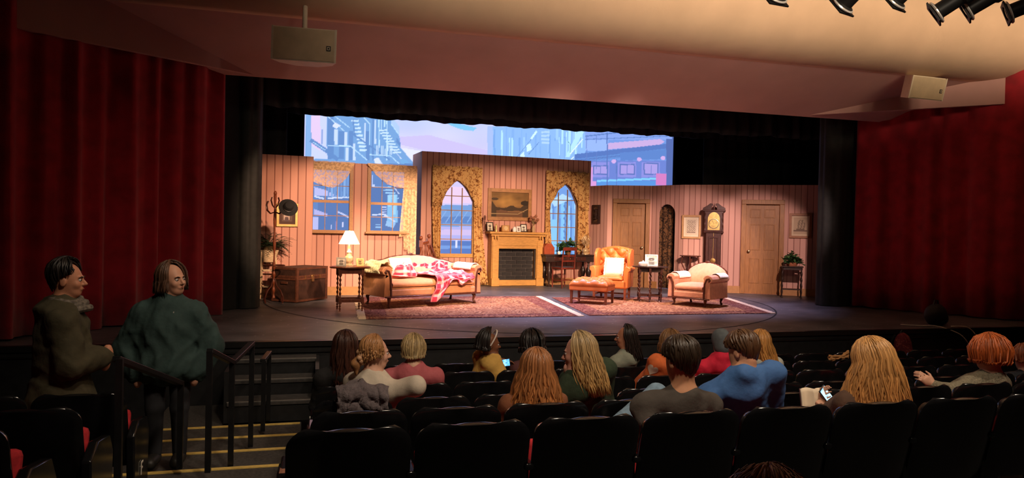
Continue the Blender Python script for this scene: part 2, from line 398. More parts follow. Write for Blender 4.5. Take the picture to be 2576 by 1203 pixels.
# rolled black legs next to the red curtains
def leg_roll(c, rx, ry, label, seed):
    rr = random.Random(seed); ph = [rr.uniform(0, 6) for _ in range(3)]; mb = MB(); n = 48; nz = 8
    for j in range(nz):
        z = SZ+.012+(4.9-SZ)*j/(nz-1)
        for k in range(n):
            a = 2*math.pi*k/n; f = 1+.05*math.sin(7*a+ph[0])+.03*math.sin(13*a+ph[1])
            mb.v.append((c[0]+rx*f*math.cos(a), c[1]+ry*f*math.sin(a), z))
    mb.f = [(j*n+k, j*n+(k+1) % n, (j+1)*n+(k+1) % n, (j+1)*n+k) for j in range(nz-1) for k in range(n)]
    mb.f += [tuple(range(n))[::-1], tuple((nz-1)*n+k for k in range(n))]
    tag(mb.build('black_leg_drape', mat('black_column_cloth', (.012, .013, .012), .7, var=.3), None, True, 60), label, 'curtain')
leg_roll((-1.10, 11.95), .225, .2, 'rounded black column drape between the left red curtain and the coat stand', 2)
leg_roll((9.55, 11.62), .32, .24, 'black column drape between the potted plant stand and the right red curtain', 4)
drape('black_wing_drape', [(-2.6, 14.9), (-.62, 14.9)], SZ+.01, 6.2, m_drape, .05, .3, 11, 'black wing drape behind the wall with the dark framed picture')
drape('black_wing_drape', [(8.9, 15.4), (13.2, 15.4)], SZ+.01, 6.2, m_drape, .05, .3, 12, 'black wing drape above the clock and right door wall')
drape('black_border', [(-3.5, 12.6), (12.5, 12.6)], 4.30, 6.5, m_drape, .05, .3, 13, 'upper black border cloth just behind the mauve header', cat='curtain', hem=.012)
drape('black_border', [(-4.5, 15.3), (13.5, 15.3)], 4.585, 6.6, m_drape, .05, .3, 14, 'black border cloth hanging over the top edge of the projected city picture', cat='curtain', hem=.013)

# ------------------------------------------------------------------ projection screen with the painted street
SCY = 18.5
def srgb(r, g, b):
    f = lambda c: (c/255/12.92) if c/255 <= .04045 else ((c/255+.055)/1.055)**2.4
    return np.array([f(r), f(g), f(b)])
def inpoly(px, py, poly):
    ins = np.zeros(px.shape, bool); n = len(poly); j = n-1
    for i in range(n):
        xi, yi = poly[i]; xj, yj = poly[j]
        if yi != yj:
            c = ((yi > py) != (yj > py)) & (px < (xj-xi)*(py-yi)/(yj-yi)+xi); ins ^= c
        j = i
    return ins
def band(p, w_):                         # thick polyline as quads
    out = []
    for (x0, y0), (x1, y1) in zip(p[:-1], p[1:]):
        d = math.hypot(x1-x0, y1-y0) or 1; nx, ny = -(y1-y0)/d*w_/2, (x1-x0)/d*w_/2
        out.append([(x0+nx, y0+ny), (x1+nx, y1+ny), (x1-nx, y1-ny), (x0-nx, y0-ny)])
    return out
def paint(px, py):
    rr = random.Random(5)
    C = np.zeros(px.shape+(3,))
    top, bot = srgb(190, 200, 255), srgb(215, 200, 250)
    t = np.clip((py-300)/110, 0, 1)[..., None]; C[:] = top*(1-t)+bot*t
    nz = (np.sin(px*.021+py*.05)+np.sin(px*.043-py*.03+1)+np.sin(px*.011+py*.09+2))/3
    C += (nz[..., None]*.07)*np.array([1, .7, .3])
    def P(c, *polys):
        c = srgb(*c)
        for q in polys: C[inpoly(px, py, q)] = c
    rect = lambda x0, y0, x1, y1: [(x0, y0), (x1, y0), (x1, y1), (x0, y1)]
    P((110, 190, 250), [(1120, 308), (1160, 312), (1200, 322), (1190, 330), (1160, 326), (1135, 316)])
    P((200, 185, 245), [(1000, 345), (1080, 340), (1230, 380), (1230, 400), (1100, 385), (1010, 365)])
    P((225, 225, 255), [(1010, 372), (1120, 390), (1240, 404), (1240, 420), (1010, 420)])
    # lower distance: river, pink bank, far skyline (seen through the pointed windows)
    P((205, 190, 235), rect(1040, 430, 1230, 520)); P((232, 196, 226), rect(1040, 470, 1230, 512))
    P((96, 140, 200), rect(1040, 516, 1230, 575)); P((60, 110, 180), rect(1040, 545, 1230, 562))
    P((120, 160, 215), *[q for k in range(8) for q in band([(1085+k*18, 560), (1105+k*18, 530)], 2.5)])
    P((170, 165, 225), rect(1040, 570, 1230, 606)); P((205, 180, 225), rect(1100, 578, 1200, 592))
    P((50, 95, 175), rect(1040, 606, 1230, 660)); P((95, 140, 210), rect(1090, 618, 1220, 626)); P((215, 215, 245), rect(1146, 604, 1150, 624))
    # left building
    A = (98, 150, 208); A2 = (72, 122, 188); LT = (182, 220, 250); PK = (226, 196, 232)
    P(A, [(770, 285), (985, 290), (1005, 345), (1008, 372), (1042, 412), (1042, 660), (765, 660)])
    P(PK, rect(783, 290, 808, 396)); P((198, 206, 246), rect(806, 291, 822, 392)); P((120, 166, 222), rect(770, 285, 782, 660))
    P((198, 206, 246), [(783, 366), (815, 385), (835, 400), (783, 400)]); P(A2, *band([(781, 352), (822, 380), (850, 402)], 10))
    P(LT, *band([(788, 358), (818, 378)], 1.8)); P((130, 150, 210), rect(808, 326, 812, 362))
    P(A2, rect(824, 292, 840, 400), rect(852, 330, 866, 400), rect(878, 330, 888, 404), rect(920, 330, 930, 404), rect(936, 300, 940, 404))
    P((196, 214, 248), rect(841, 325, 850, 365), rect(866, 332, 874, 366), rect(869, 372, 877, 404), rect(888, 362, 894, 404), rect(942, 302, 946, 362), rect(916, 310, 920, 362))
    P(LT, rect(952, 300, 955, 366), rect(958, 300, 960, 330), rect(966, 300, 969, 320), rect(972, 303, 975, 404))
    for k in range(9): P((196, 224, 250), rect(884+k*2.6, 302+k*9.2, 902+k*2.6, 306.5+k*9.2))
    for k in range(9): P((196, 224, 250), rect(952+k*4.4, 326+k*7, 974+k*4.4, 329.6+k*7))
    P(A2, *band([(886, 336), (980, 402)], 4), *band([(888, 300), (893, 345)], 3)); P(LT, *band([(824, 366), (882, 368), (925, 404)], 2.4), *band([(930, 389), (982, 392), (1004, 412)], 2.2))
    P(LT, *band([(824, 292), (866, 330)], 2), *band([(842, 292), (880, 322)], 2), *band([(915, 296), (930, 312), (930, 365)], 2.2))
    P((214, 222, 250), [(940, 400), (952, 396), (962, 412), (944, 412)], [(836, 318), (842, 308), (858, 316), (846, 324)])
    P((168, 196, 244), [(985, 292), (1005, 320), (1005, 340), (996, 330), (984, 312)]); P(LT, *band([(984, 312), (1004, 340)], 2))
    P(A2, [(998, 346), (1008, 360), (1007, 370), (996, 358)]); P((210, 220, 250), *band([(985, 372), (1012, 402)], 2))
    for k in range(10): P((205, 226, 250), rect(946+k*4.3, 366, 947.5+k*4.3, 390))
    P((96, 160, 214), [(1004, 400), (1022, 402), (1030, 412), (1010, 412)])
    # building below, behind the sash windows
    P((66, 110, 175), rect(765, 412, 1042, 660))
    P((50, 92, 158), rect(800, 500, 884, 600), rect(930, 470, 1030, 600))
    P((178, 178, 228), [(790, 470), (818, 478), (848, 494), (790, 492)], rect(784, 546, 800, 578)); P((205, 215, 245), *band([(790, 494), (815, 500)], 4), *band([(825, 499), (880, 496)], 4))
    for k in range(7): P((118, 160, 214) if k % 2 else (90, 134, 196), rect(824+k*8, 440, 829+k*8, 496))
    P((172, 168, 222), [(790, 526), (824, 538), (824, 545), (790, 540)]); P((190, 196, 236), *band([(850, 533), (884, 550)], 4))
    P((205, 205, 240), rect(861, 558, 864, 572), rect(832, 566, 835, 576)); P((120, 110, 180), rect(844, 556, 848, 578))
    P((120, 180, 225), rect(974, 490, 1000, 560)); P((150, 205, 240), rect(976, 492, 984, 520), rect(988, 490, 996, 540))
    for k in range(5): P((150, 200, 238), rect(960+k*5, 470+k*7, 984+k*5, 473+k*7))
    for k in range(5): P((180, 190, 232), rect(960, 520+k*6, 972, 523+k*6))
    P((205, 215, 245), *band([(936, 540), (966, 540), (994, 558)], 3.5), *band([(990, 470), (1004, 488)], 2), *band([(936, 470), (975, 472)], 2.5))
    P((140, 185, 228), rect(944, 564, 958, 567), rect(944, 570, 958, 573), [(972, 556), (996, 560), (990, 574), (970, 568)])
    P((190, 200, 240), rect(936, 440, 938, 470), [(936, 462), (944, 466), (940, 472), (936, 470)])
    # right, pale tall building
    B0 = (128, 176, 236); B1 = (104, 156, 224); BL = (176, 226, 252)
    P(B0, [(1226, 318), (1472, 322), (1472, 660), (1226, 660)]); P((160, 182, 244), rect(1226, 318, 1240, 420))
    for k in range(26):
        x = 1240+rr.uniform(0, 225); P([B1, BL, (150, 196, 244), (116, 166, 230)][k % 4], rect(x, 318+rr.uniform(0, 30), x+rr.uniform(1.5, 6), 350+rr.uniform(0, 90)))
    P(BL, rect(1430, 322, 1436, 384), rect(1446, 324, 1450, 400), [(1456, 326), (1470, 330), (1432, 396), (1422, 396)])
    for k in range(4): P((170, 206, 248), rect(1362, 330+k*9, 1382, 335+k*9))
    P((70, 120, 195), *band([(1345, 340), (1300, 396)], 1.4), *band([(1356, 358), (1330, 388)], 1.4)); P((205, 240, 255), *band([(1350, 330), (1336, 350)], 5), [(1324, 366), (1334, 360), (1338, 376), (1326, 382)], [(1310, 388), (1318, 382), (1320, 396), (1308, 396)])
    P((225, 240, 255), *band([(1466, 350), (1434, 388)], 2.6), *band([(1443, 395), (1436, 402)], 3)); P((90, 150, 160), *band([(1428, 356), (1434, 362), (1434, 384)], 1.6))
    P((92, 142, 214), rect(1240, 420, 1480, 660))
    for k in range(14):
        x = 1380+k*5; P([(110, 170, 230), (150, 205, 245), (70, 120, 190)][k % 3], rect(x, 505+6*(k % 4), x+3.4, 650))
    P((120, 190, 240), rect(1382, 552, 1404, 650), rect(1412, 500, 1420, 650)); P((60, 110, 180), *[q for k in range(9) for q in band([(1418, 500+k*16), (1426, 512+k*16)], 4)])
    P((170, 210, 245), [(1385, 505), (1415, 488), (1440, 500), (1395, 520)])
    # far right storefront
    P((92, 136, 214), rect(1472, 325, 1692, 475)); P((120, 150, 225), rect(1472, 330, 1690, 352))
    P((60, 104, 180), *band([(1472, 343), (1560, 333), (1690, 326)], 3), *band([(1472, 351), (1692, 342)], 2))
    P((140, 172, 238), rect(1472, 352, 1530, 380)); P((196, 160, 214), [(1530, 360), (1660, 350), (1672, 356), (1660, 366), (1530, 376)])
    P((46, 92, 176), [(1446, 388), (1692, 360), (1692, 372), (1446, 400)]); P((66, 118, 196), [(1446, 400), (1692, 372), (1692, 386), (1446, 408)]); P((40, 84, 166), *band([(1446, 404), (1692, 378)], 2))
    P((84, 108, 196), rect(1486, 404, 1692, 470)); P((60, 110, 190), [(1560, 384), (1692, 376), (1692, 400), (1560, 404)])
    for x0 in (1493, 1560, 1620):
        P((126, 124, 212), rect(x0-6, 408, x0+40, 446)); P((56, 84, 168), rect(x0-1, 416-(x0-1493)*.05, x0+37, 440)); P((160, 140, 216), rect(x0+2, 419-(x0-1493)*.05, x0+34, 437)); P((70, 92, 178), rect(x0+17, 416, x0+18.5, 440))
    yy, xx = py, px
    for cx, cy in ((1544, 406), (1608, 401), (1668, 398)): C[((xx-cx)/6)**2+((yy-cy)/5)**2 < 1] = srgb(205, 160, 222)
    P((40, 70, 150), rect(1676, 350, 1692, 470)); P((52, 130, 210), rect(1500, 455, 1655, 468)); P((110, 196, 244), [(1500, 453), (1655, 447), (1655, 452), (1500, 458)])
    P((206, 100, 176), rect(1650, 437, 1676, 466)); P((214, 140, 206), rect(1486, 420, 1491, 466), rect(1486, 456, 1500, 470))
    P((52, 88, 170), rect(1526, 333, 1529, 470), rect(1550, 400, 1552, 470)); P((70, 100, 180), rect(1500, 340, 1501, 470), rect(1475, 340, 1476.5, 470))
    P((40, 70, 150), rect(1690, 300, 1720, 700))
    return C*.86+.14*srgb(190, 210, 250)
nx, nzv = 560, 250
X = np.linspace(-.36, 9.72, nx); Z = np.linspace(SZ+.02, 5.6, nzv)
XX, ZZ = np.meshgrid(X, Z)
v = np.stack([XX, np.full_like(XX, SCY), ZZ], -1)-CAM; dz = v@FV
PX = PW/2+F*(v@RV)/dz; PY = PH/2-F*(v@UV)/dz
mb = MB(); mb.v = [tuple(p) for p in np.stack([XX, np.zeros_like(XX), ZZ], -1).reshape(-1, 3)]
mb.f = [(j*nx+i, j*nx+i+1, (j+1)*nx+i+1, (j+1)*nx+i) for j in range(nzv-1) for i in range(nx-1)]
mb.c = paint(PX, PY).reshape(-1, 3)
scr = thing('projection_screen', 'large screen showing a pale blue city street with fire escapes', 'screen', (0, SCY, 0))
mb.build('picture', attr_mat('projected_picture', .9, 1.2), scr, False)
fr = MB().prism([[(-.44, SZ), (9.80, SZ), (9.80, 5.68), (-.44, 5.68)], [(-.36, SZ+.02), (-.36, 5.6), (9.72, 5.6), (9.72, SZ+.02)]], -.03, .03); fr.build('screen_frame', m_black, scr, False)
MB().box((4.68, .04, 3.3), (10.1, .01, 4.6)).build('screen_backing', m_dark, scr, False)
# ================================================================== the set
m_wp = wallpaper('striped_wallpaper', (.58, .285, .205), (.20, .07, .05), .135)
m_wp2 = wallpaper('striped_wallpaper_pink', (.60, .33, .26), (.24, .10, .08), .125)
m_oak = mat('golden_oak', (.50, .24, .055), .45, var=.22, scale=6, stretch=(2, 2, 14), bump=.05)
m_frame = mat('brown_window_frame', (.34, .16, .055), .5, var=.2, scale=8, stretch=(4, 4, 20))
m_door = mat('varnished_door', (.30, .125, .032), .45, var=.2, scale=5, stretch=(10, 10, 1.2))
m_base = mat('tan_baseboard', (.42, .20, .07), .55, var=.1)
m_mahog = mat('dark_mahogany', (.058, .014, .008), .35, var=.3, scale=8, stretch=(6, 6, 1.5))
m_dkwood = mat('near_black_wood', (.03, .014, .01), .35, var=.3, scale=9)
m_brass = mat('brass', (.75, .50, .18), .25, 1.0, var=.1)
m_gold = mat('gilt', (.60, .38, .13), .4, .6, var=.15)
m_cream = mat('cream_cloth', (.80, .70, .52), .85, var=.1, scale=30, bump=.1)
m_white = mat('white_ceramic', (.80, .76, .70), .35, var=.05)
m_iron = mat('black_iron', (.02, .02, .02), .45, var=.2)
class Flat:
    def __init__(s, A, B, H, name, label, m):
        s.A = np.array(A); s.B = np.array(B); s.H = H; s.ang = math.atan2(B[1]-A[1], B[0]-A[0]); s.L = float(np.hypot(*(s.B-s.A)))
        s.d = np.array([math.cos(s.ang), math.sin(s.ang), 0]); s.n = np.array([-math.sin(s.ang), math.cos(s.ang), 0])
        s.m = m; s.holes = []; s.root = thing(name, label, 'scenery flat', (A[0], A[1], SZ), s.ang)
    def at(s, x, y, off=0.0):                    # pixel -> (along, height) on the wall face
        O = np.array([s.A[0], s.A[1], SZ])-s.n*off; r = ray(x, y); t = ((O-CAM)@s.n)/(r@s.n); p = CAM+r*t-O
        return float(p@s.d), float(p[2])
    def world(s, a, b=0.0, z=0.0):               # along, out of the wall toward the room, height
        p = np.array([s.A[0], s.A[1], SZ])+s.d*a-s.n*b; return (p[0], p[1], p[2]+z)
    def make(s, base=True, ends=None):
        MB().prism([[(0, 0), (s.L, 0), (s.L, s.H), (0, s.H)]]+s.holes, 0, .045).build('panel', s.m, s.root, False)
        if base:
            for a, b in (ends or [(0, s.L)]): MB().box(((a+b)/2, -.012, .08), (b-a, .024, .16)).build('baseboard', m_base, s.root, False)
        return s
def rect(a, b, c, d): return [(a, c), (a, d), (b, d), (b, c)]
# --- left side: plain flat and window flat
L1 = Flat((-1.02, 13.5), (-.094, 13.56), 2.57, 'scenery_flat', 'striped wallpaper flat behind the coat stand and trunk', m_wp).make()
L2 = Flat((-.14, 13.97), (1.86, 14.05), 2.52, 'scenery_flat', 'striped wallpaper flat with two sash windows under lace swags', m_wp)
def sash(fl, x0, y0, x1, y1, yr):
    a0, zt = fl.at(x0, y0); a1, _ = fl.at(x1, y0); _, zb = fl.at(x0, y1); _, zr = fl.at((x0+x1)/2, yr)
    fl.holes.append(rect(a0, a1, zb, zt)); return a0, a1, zb, zt, zr
w1 = sash(L2, 789, 426, 880, 578, 507); w2 = sash(L2, 934, 430, 1018, 580, 513)
L2.make()
for a0, a1, zb, zt, zr in (w1, w2):
    wn = MB().prism([rect(a0-.07, a1+.07, zb-.08, zt+.07), rect(a0, a1, zb, zt)], -.04, .0).build('window_casing', m_frame, L2.root, False, bevel=.006)
    MB().box(((a0+a1)/2, -.05, zb-.045), (a1-a0+.2, .1, .035)).build('window_sill', m_frame, wn, False, bevel=.006)
    MB().box(((a0+a1)/2, .01, zr), (a1-a0, .04, .05)).build('meeting_rail', m_frame, wn, False)
    for k in (1, 2): MB().box((a0+(a1-a0)*k/3, .015, (zb+zt)/2), (.012, .018, zt-zb)).build('muntin', m_frame, wn, False)
    for z in ((zb+zr)/2, (zr+zt)/2): MB().box(((a0+a1)/2, .015, z), (a1-a0, .018, .012)).build('muntin', m_frame, wn, False)
# lace swags
m_lace, nt, b = newmat('sheer_lace', .8, .1)
tcn = nt.nodes.new('ShaderNodeTexCoord'); vn = nt.nodes.new('ShaderNodeTexVoronoi'); vn.inputs['Scale'].default_value = 38; nt.links.new(tcn.outputs['Object'], vn.inputs['Vector'])
nn = nt.nodes.new('ShaderNodeTexNoise'); nn.inputs['Scale'].default_value = 22; nt.links.new(tcn.outputs['Object'], nn.inputs['Vector'])
b.inputs['Base Color'].default_value = (.78, .50, .27, 1)
nt.links.new(math_node(nt, 'ADD', math_node(nt, 'MULTIPLY', math_node(nt, 'GREATER_THAN', nn.outputs['Fac'], .5), .35), .5), b.inputs['Alpha'])
def swag(fl, corners, label, folds=9):           # corners: top-left, top-right, bottom curve px points
    tl, tr, bottom = corners
    T0, T1 = np.array(fl.at(*tl)), np.array(fl.at(*tr)); Bp = [np.array(fl.at(*p)) for p in bottom]
    def f(u, v):
        t = T0+(T1-T0)*u; k = u*(len(Bp)-1); i = min(int(k), len(Bp)-2); bb = Bp[i]+(Bp[i+1]-Bp[i])*(k-i)
        p = t+(bb-t)*v; return (p[0], -.065-.03*math.sin(math.pi*v)-.018*math.sin(folds*2*math.pi*(u*.5+v*.9))*(.3+v), p[1])
    o = MB().grid(f, 60, 16).build('lace_swag', m_lace, None, True, 180, loc=tuple(fl.world(0)), rot=fl.ang)
    return tag(o, label, 'curtain')
swag(L2, ((784, 404), (892, 409), [(788, 458), (812, 468), (836, 474), (856, 464), (874, 446), (891, 415)]), 'sheer lace swag over the sash window above the lamp')
sw = swag(L2, ((922, 411), (1046, 418), [(924, 415), (944, 440), (972, 464), (1004, 474), (1032, 472), (1046, 470)]), 'sheer lace swag with a long tail over the sash window beside the stair newels')
def tail(u, v):
    a0, z0 = L2.at(1018, 424); a1, _ = L2.at(1048, 424); _, zb = L2.at(1030, 650 if u > .55 else (628 if u > .3 else 596))
    a = a0+(a1-a0)*u-.10*v*(1-u); return (a, -.08-.02*math.sin(u*14+1), z0+(zb-z0)*v)
MB().grid(tail, 30, 14).build('lace_tail', m_lace, sw, True, 180)
# --- centre flat with pointed windows
C0 = Flat((2.25, 16.2), (6.48, 16.56), 3.05, 'scenery_flat', 'tall striped wallpaper flat with the fireplace and two pointed windows', m_wp)
def pointed(fl, x0, x1, yb, ys, xp, yp):
    a0, zb = fl.at(x0, yb); a1, _ = fl.at(x1, yb); _, zs = fl.at(x0, ys); ap, zp = fl.at(xp, yp)
    n = 7; pts = [(a0, zb), (a0, zs)]
    for k in range(1, n): t = k/n; pts.append((a0+(ap-a0)*t, zs+(zp-zs)*(t*1.0+.18*math.sin(math.pi*t))))
    pts.append((ap, zp))
    for k in range(n-1, 0, -1): t = k/n; pts.append((a1+(ap-a1)*t, zs+(zp-zs)*(t*1.0+.18*math.sin(math.pi*t))))
    pts += [(a1, zs), (a1, zb)]
    fl.holes.append(pts); return pts, a0, a1, zb, zs, ap, zp
pw1 = pointed(C0, 1107, 1186, 638, 505, 1150, 455); pw2 = pointed(C0, 1379, 1447, 640, 515, 1421, 464)
C0.make()
def grow(pts, d):
    cx = sum(p[0] for p in pts)/len(pts); cz = sum(p[1] for p in pts)/len(pts)
    return [(x+d*(1 if x > cx else -1)*(0 if abs(x-cx) < .02 else 1), z+(d if z > cz-.2 else -d)) for x, z in pts]
for k, (pts, a0, a1, zb, zs, ap, zp) in enumerate((pw1, pw2)):
    wn = MB().prism([grow(pts, .085), pts], -.03, .0).build('window_casing', m_oak if k == 0 else m_frame, C0.root, False)
    top_at = lambda a: zs+(zp-zs)*max(0, min((a-a0)/(ap-a0), (a1-a)/(a1-ap), 1))
    for i in (1, 2):
        a = a0+(a1-a0)*i/3; MB().box((a, .01, (zb+top_at(a))/2), (.018, .03, top_at(a)-zb)).build('muntin', m_frame, wn, False)
    for i in range(1, 5):
        z = zb+(zs+.12-zb)*i/4; aa, bb = a0, a1
        if z > zs: q = (z-zs)/(zp-zs); aa, bb = a0+(ap-a0)*q*.8, a1-(a1-ap)*q*.8
        MB().box(((aa+bb)/2, .01, z), (bb-aa, .03, .018)).build('muntin', m_frame, wn, False)
# left return of the centre flat
MB().box((.02, .5, 1.525), (.04, .95, 3.05)).build('return_panel', m_wp, C0.root, False)
# floral drapes
m_floral = floral('floral_drape_cloth', (.62, .36, .13), (.27, .085, .022), (.42, .17, .04), 12, thr=.47)
def floral_set(fl, pw, xl, xr, yt, lb, rb, label):
    pts, a0, a1, zb, zs, ap, zp = pw
    A0, zt = fl.at(xl, yt); A1, _ = fl.at(xr, yt); e = .02
    D = thing('floral_drapes', label, 'curtain', fl.world(0), fl.ang)
    arch = [(p[0], p[1]) for p in pts if p[1] >= zs-.001]
    def val(u, v):                     # valance: from straight top to arch edge
        a = A0+(A1-A0)*u; zl = zs-.12
        if a < a0: zz = zl
        elif a > a1: zz = zl
        else: zz = np.interp(a, [q[0] for q in arch], [q[1] for q in arch])+.0
        z = zt+(zz-zt)*v; return (a, -.085-.03*math.sin(u*38)*(.4+v*.6)-.02*v, z+(.012*math.sin(u*38) if v == 0 else 0))
    MB().grid(val, 90, 14).build('valance', m_floral, D, True, 180, solid=.008)
    for side, (bx0, bx1, by) in ((0, lb), (1, rb)):
        e0, z0 = fl.at(bx0, by); e1, _ = fl.at(bx1, by); z0 = max(z0, .01)
        t0, t1 = (A0+.01, a0-e) if side == 0 else (a1+e*.4, A1-.01)
        def pan(u, v): 
            q = v**1.6; x = (t0+(t1-t0)*u)*(1-q)+(e0+(e1-e0)*u)*q
            return (x, -.06-.022*math.sin(u*20+side)-.05*v, zs+.05+(z0-zs-.05)*v)
        MB().grid(pan, 40, 16).build('drape_panel', m_floral, D, True, 180, solid=.008)
floral_set(C0, pw1, 1086, 1211, 416, (1088, 1103, 652), (1188, 1224, 724), 'floral drapes around the pointed window beside the stair newels')
floral_set(C0, pw2, 1371, 1479, 430, (1366, 1384, 640), (1446, 1478, 644), 'floral drapes around the pointed window above the writing desk')
# --- right side flats
RH = 2.43
R1 = Flat((6.48, 16.56), (6.69, 16.0), RH, 'scenery_flat', 'narrow striped return flat carrying the small dark wall plaque', m_wp2).make()
R2 = Flat((6.69, 16.0), (7.66, 15.57), RH, 'scenery_flat', 'striped flat with the door behind the orange wing chair', m_wp2)
R3 = Flat((7.66, 15.57), (8.07, 14.80), RH, 'scenery_flat', 'striped flat with the round arched opening', m_wp2)
R4 = Flat((8.07, 14.80), (10.50, 13.28), RH, 'scenery_flat', 'pink striped flat with the clock and the door at the right', m_wp2)
def door_in(fl, x0, x1, yt, mirror=False, knob_px=None):
    a0, zt = fl.at(x0, yt); a1, _ = fl.at(x1, yt)
    fl.holes.append(rect(a0, a1, .001, zt)); return a0, a1, zt
dr1 = door_in(R2, 1553, 1625, 511); dr2 = door_in(R4, 1878, 1962, 514)
R2.make(ends=[(0, dr1[0]-.1), (dr1[1]+.1, R2.L)])
a0, _ = R3.at(1657, 520); a1, _ = R3.at(1699, 520); _, zt = R3.at(1680, 514); zs = zt-(a1-a0)*.5; ac = (a0+a1)/2; rr_ = (a1-a0)/2
R3.holes.append([(a0, .001), (a0, zs)]+[(ac-rr_*math.cos(math.pi*k/12), zs+(zt-zs)*math.sin(math.pi*k/12)) for k in range(1, 12)]+[(a1, zs), (a1, .001)])
R3.make(ends=[(0, a0), (a1, R3.L)])
R4.make(ends=[(0, dr2[0]-.1), (dr2[1]+.1, R4.L)])
m_floraldk = floral('dark_floral_cloth', (.16, .075, .03), (.035, .02, .012), (.22, .10, .05), 13, thr=.42)
ob = drape('arch_drape', [(a0-.12, .16), (ac+.05, .2)], .01, zt+.1, m_floraldk, .03, .16, 21, 'dark floral drape hanging inside the round arched opening', solid=.008)
ob.location = R3.world(0); ob.rotation_euler = (0, 0, R3.ang)
for fl, (a0, a1, zt), ks in ((R2, dr1, 1), (R4, dr2, 0)):
    cs = MB().prism([[(a0-.1, .0), (a1+.1, .0), (a1+.1, zt+.1), (a0-.1, zt+.1)][::-1][::-1]], -.02, -.019)
    MB().box((a0-.05, -.015, zt/2), (.1, .04, zt)).build('door_casing', m_door, fl.root, False, bevel=.006)
    MB().box((a1+.05, -.015, zt/2), (.1, .04, zt)).build('door_casing', m_door, fl.root, False, bevel=.006)
    MB().box(((a0+a1)/2, -.018, zt+.05), (a1-a0+.2, .046, .1)).build('door_casing', m_door, fl.root, False, bevel=.006)
    W = a1-a0; dr = MB().box(((a0+a1)/2, .064, zt/2+.03), (W+.08, .03, zt+.056)).build('door', m_door, fl.root, False)
    cw = W/2-.13*W/.8
    for cx in (a0+W*.285, a0+W*.715):
        for z0, z1 in ((.12, .40), (.49, .78), (.85, .95)):
            b_ = MB(); b_.prism([rect(cx-W*.16, cx+W*.16, zt*z0, zt*z1), rect(cx-W*.16+.022, cx+W*.16-.022, zt*z0+.022, zt*z1-.022)], .037, .05); b_.build('door_panel', m_door, dr, False, bevel=.004)
    kx = a1-.07 if ks else a0+.07
    MB().lathe([(.001, 0), (.028, .002), (.028, .006), (.012, .01), (.012, .03), (.03, .045), (.032, .06), (.02, .072), (.001, .074)], n=14).xf(Matrix.Translation((kx, .049, .95)) @ Matrix.Rotation(R(90), 4, 'X')).build('door_knob', mat('polished_knob', (.8, .62, .40), .2, 1), dr)

# ------------------------------------------------------------------ pictures
def picture(fl, x0, y0, x1, y1, label, fw=.05, fm=None, mat_w=.0, paintfn=None, depth=.035, nx=48, ny=48, matc=(.70, .58, .42)):
    a0, zt = fl.at(x0, y0); a1, _ = fl.at(x1, y0); _, zb = fl.at(x0, y1)
    P = thing('framed_picture', label, 'picture', fl.world(a0, .004, zb), fl.ang); W, H = a1-a0, zt-zb
    MB().prism([rect(0, W, 0, H), rect(fw, W-fw, fw, H-fw)], -depth, 0).build('frame', fm or m_gold, P, False, bevel=.006)
    MB().prism([rect(fw*.8, W-fw*.8, fw*.8, H-fw*.8), rect(fw, W-fw, fw, H-fw)], -depth-.008, -depth).build('frame_bead', fm or m_gold, P, False)
    i0 = fw
    if mat_w:
        MB().prism([rect(fw, W-fw, fw, H-fw), rect(fw+mat_w, W-fw-mat_w, fw+mat_w, H-fw-mat_w)], -.014, -.008).build('mat_board', mat('mat_board_'+str(int(matc[0]*100)), matc, .9, var=.05), P, False); i0 = fw+mat_w
    g = MB(); g.grid(lambda u, v: (i0+(W-2*i0)*u, -.008, i0+(H-2*i0)*v), nx, ny)
    U = np.array([(i % nx)/(nx-1) for i in range(nx*ny)]); V = np.array([(i//nx)/(ny-1) for i in range(nx*ny)])
    g.c = paintfn(U, V); g.build('image', MATS.get('printed_image') or attr_mat('printed_image', .6), P, False)
    return P
def N2(u, v, s, sd=0):
    r_ = random.Random(sd); o = 0*u
    for k in range(7):
        a = r_.uniform(0, 6.3); f = s*(1+k*.6); o = o+np.sin(f*(u*math.cos(a)+v*math.sin(a))*6+r_.uniform(0, 6))/(1+k*.5)
    return o/3
def landscape(u, v):
    c = np.zeros((len(u), 3)); sky = np.array([.17, .085, .025]); lite = np.array([.36, .19, .05]); dk = np.array([.028, .016, .008])
    g = np.exp(-(((u-.42)/.28)**2+((v-.62)/.25)**2)); c[:] = sky; c += (lite-sky)*g[:, None]; c *= (1+.35*N2(u, v, 1.5, 3))[:, None]
    hill = .36+.13*np.exp(-((u-.55)/.12)**2)+.26*np.exp(-((u-1.0)/.14)**2)+.30*np.exp(-((u+.0)/.10)**2)+.03*N2(u, v*0, 3, 5)
    c[v < hill] = dk*1.8; c[(v < .26+.03*N2(u, v, 2, 2)) & (u > .15) & (u < .85)] = (.13, .06, .028)
    c[(((u-.10)/.10)**2+((v-.72)/.05)**2) < 1] = dk*2; c[(((u-.92)/.12)**2+((v-.58)/.10)**2) < 1] = dk
    c[np.abs(v-(.12+.5*np.clip(u-.72, 0, 1)*1.6)) < .018] = (.30, .2, .09); c[(np.abs(v-.22) < .012) & (u > .45) & (u < .9)] = (.3, .17, .06)
    return np.clip(c, 0, 1)
picture(C0, 1227, 473, 1337, 554, 'large dark landscape painting above the fireplace mantel', .085, mat('walnut_gilt', (.33, .15, .05), .45, var=.2), paintfn=landscape, nx=80, ny=60)
def portrait(u, v):
    c = np.tile(np.array([.12, .07, .05]), (len(u), 1)); c[(np.abs(u-.45) < .28) & (v < .75) & (v > .12)] = (.42, .30, .24)
    c[(((u-.5)/.13)**2+((v-.6)/.14)**2) < 1] = (.05, .03, .03); c[(v < .35) & (np.abs(u-.45) < .22*(1-v))] = (.10, .06, .06); return c*(1+.25*N2(u, v, 3, 4))[:, None]
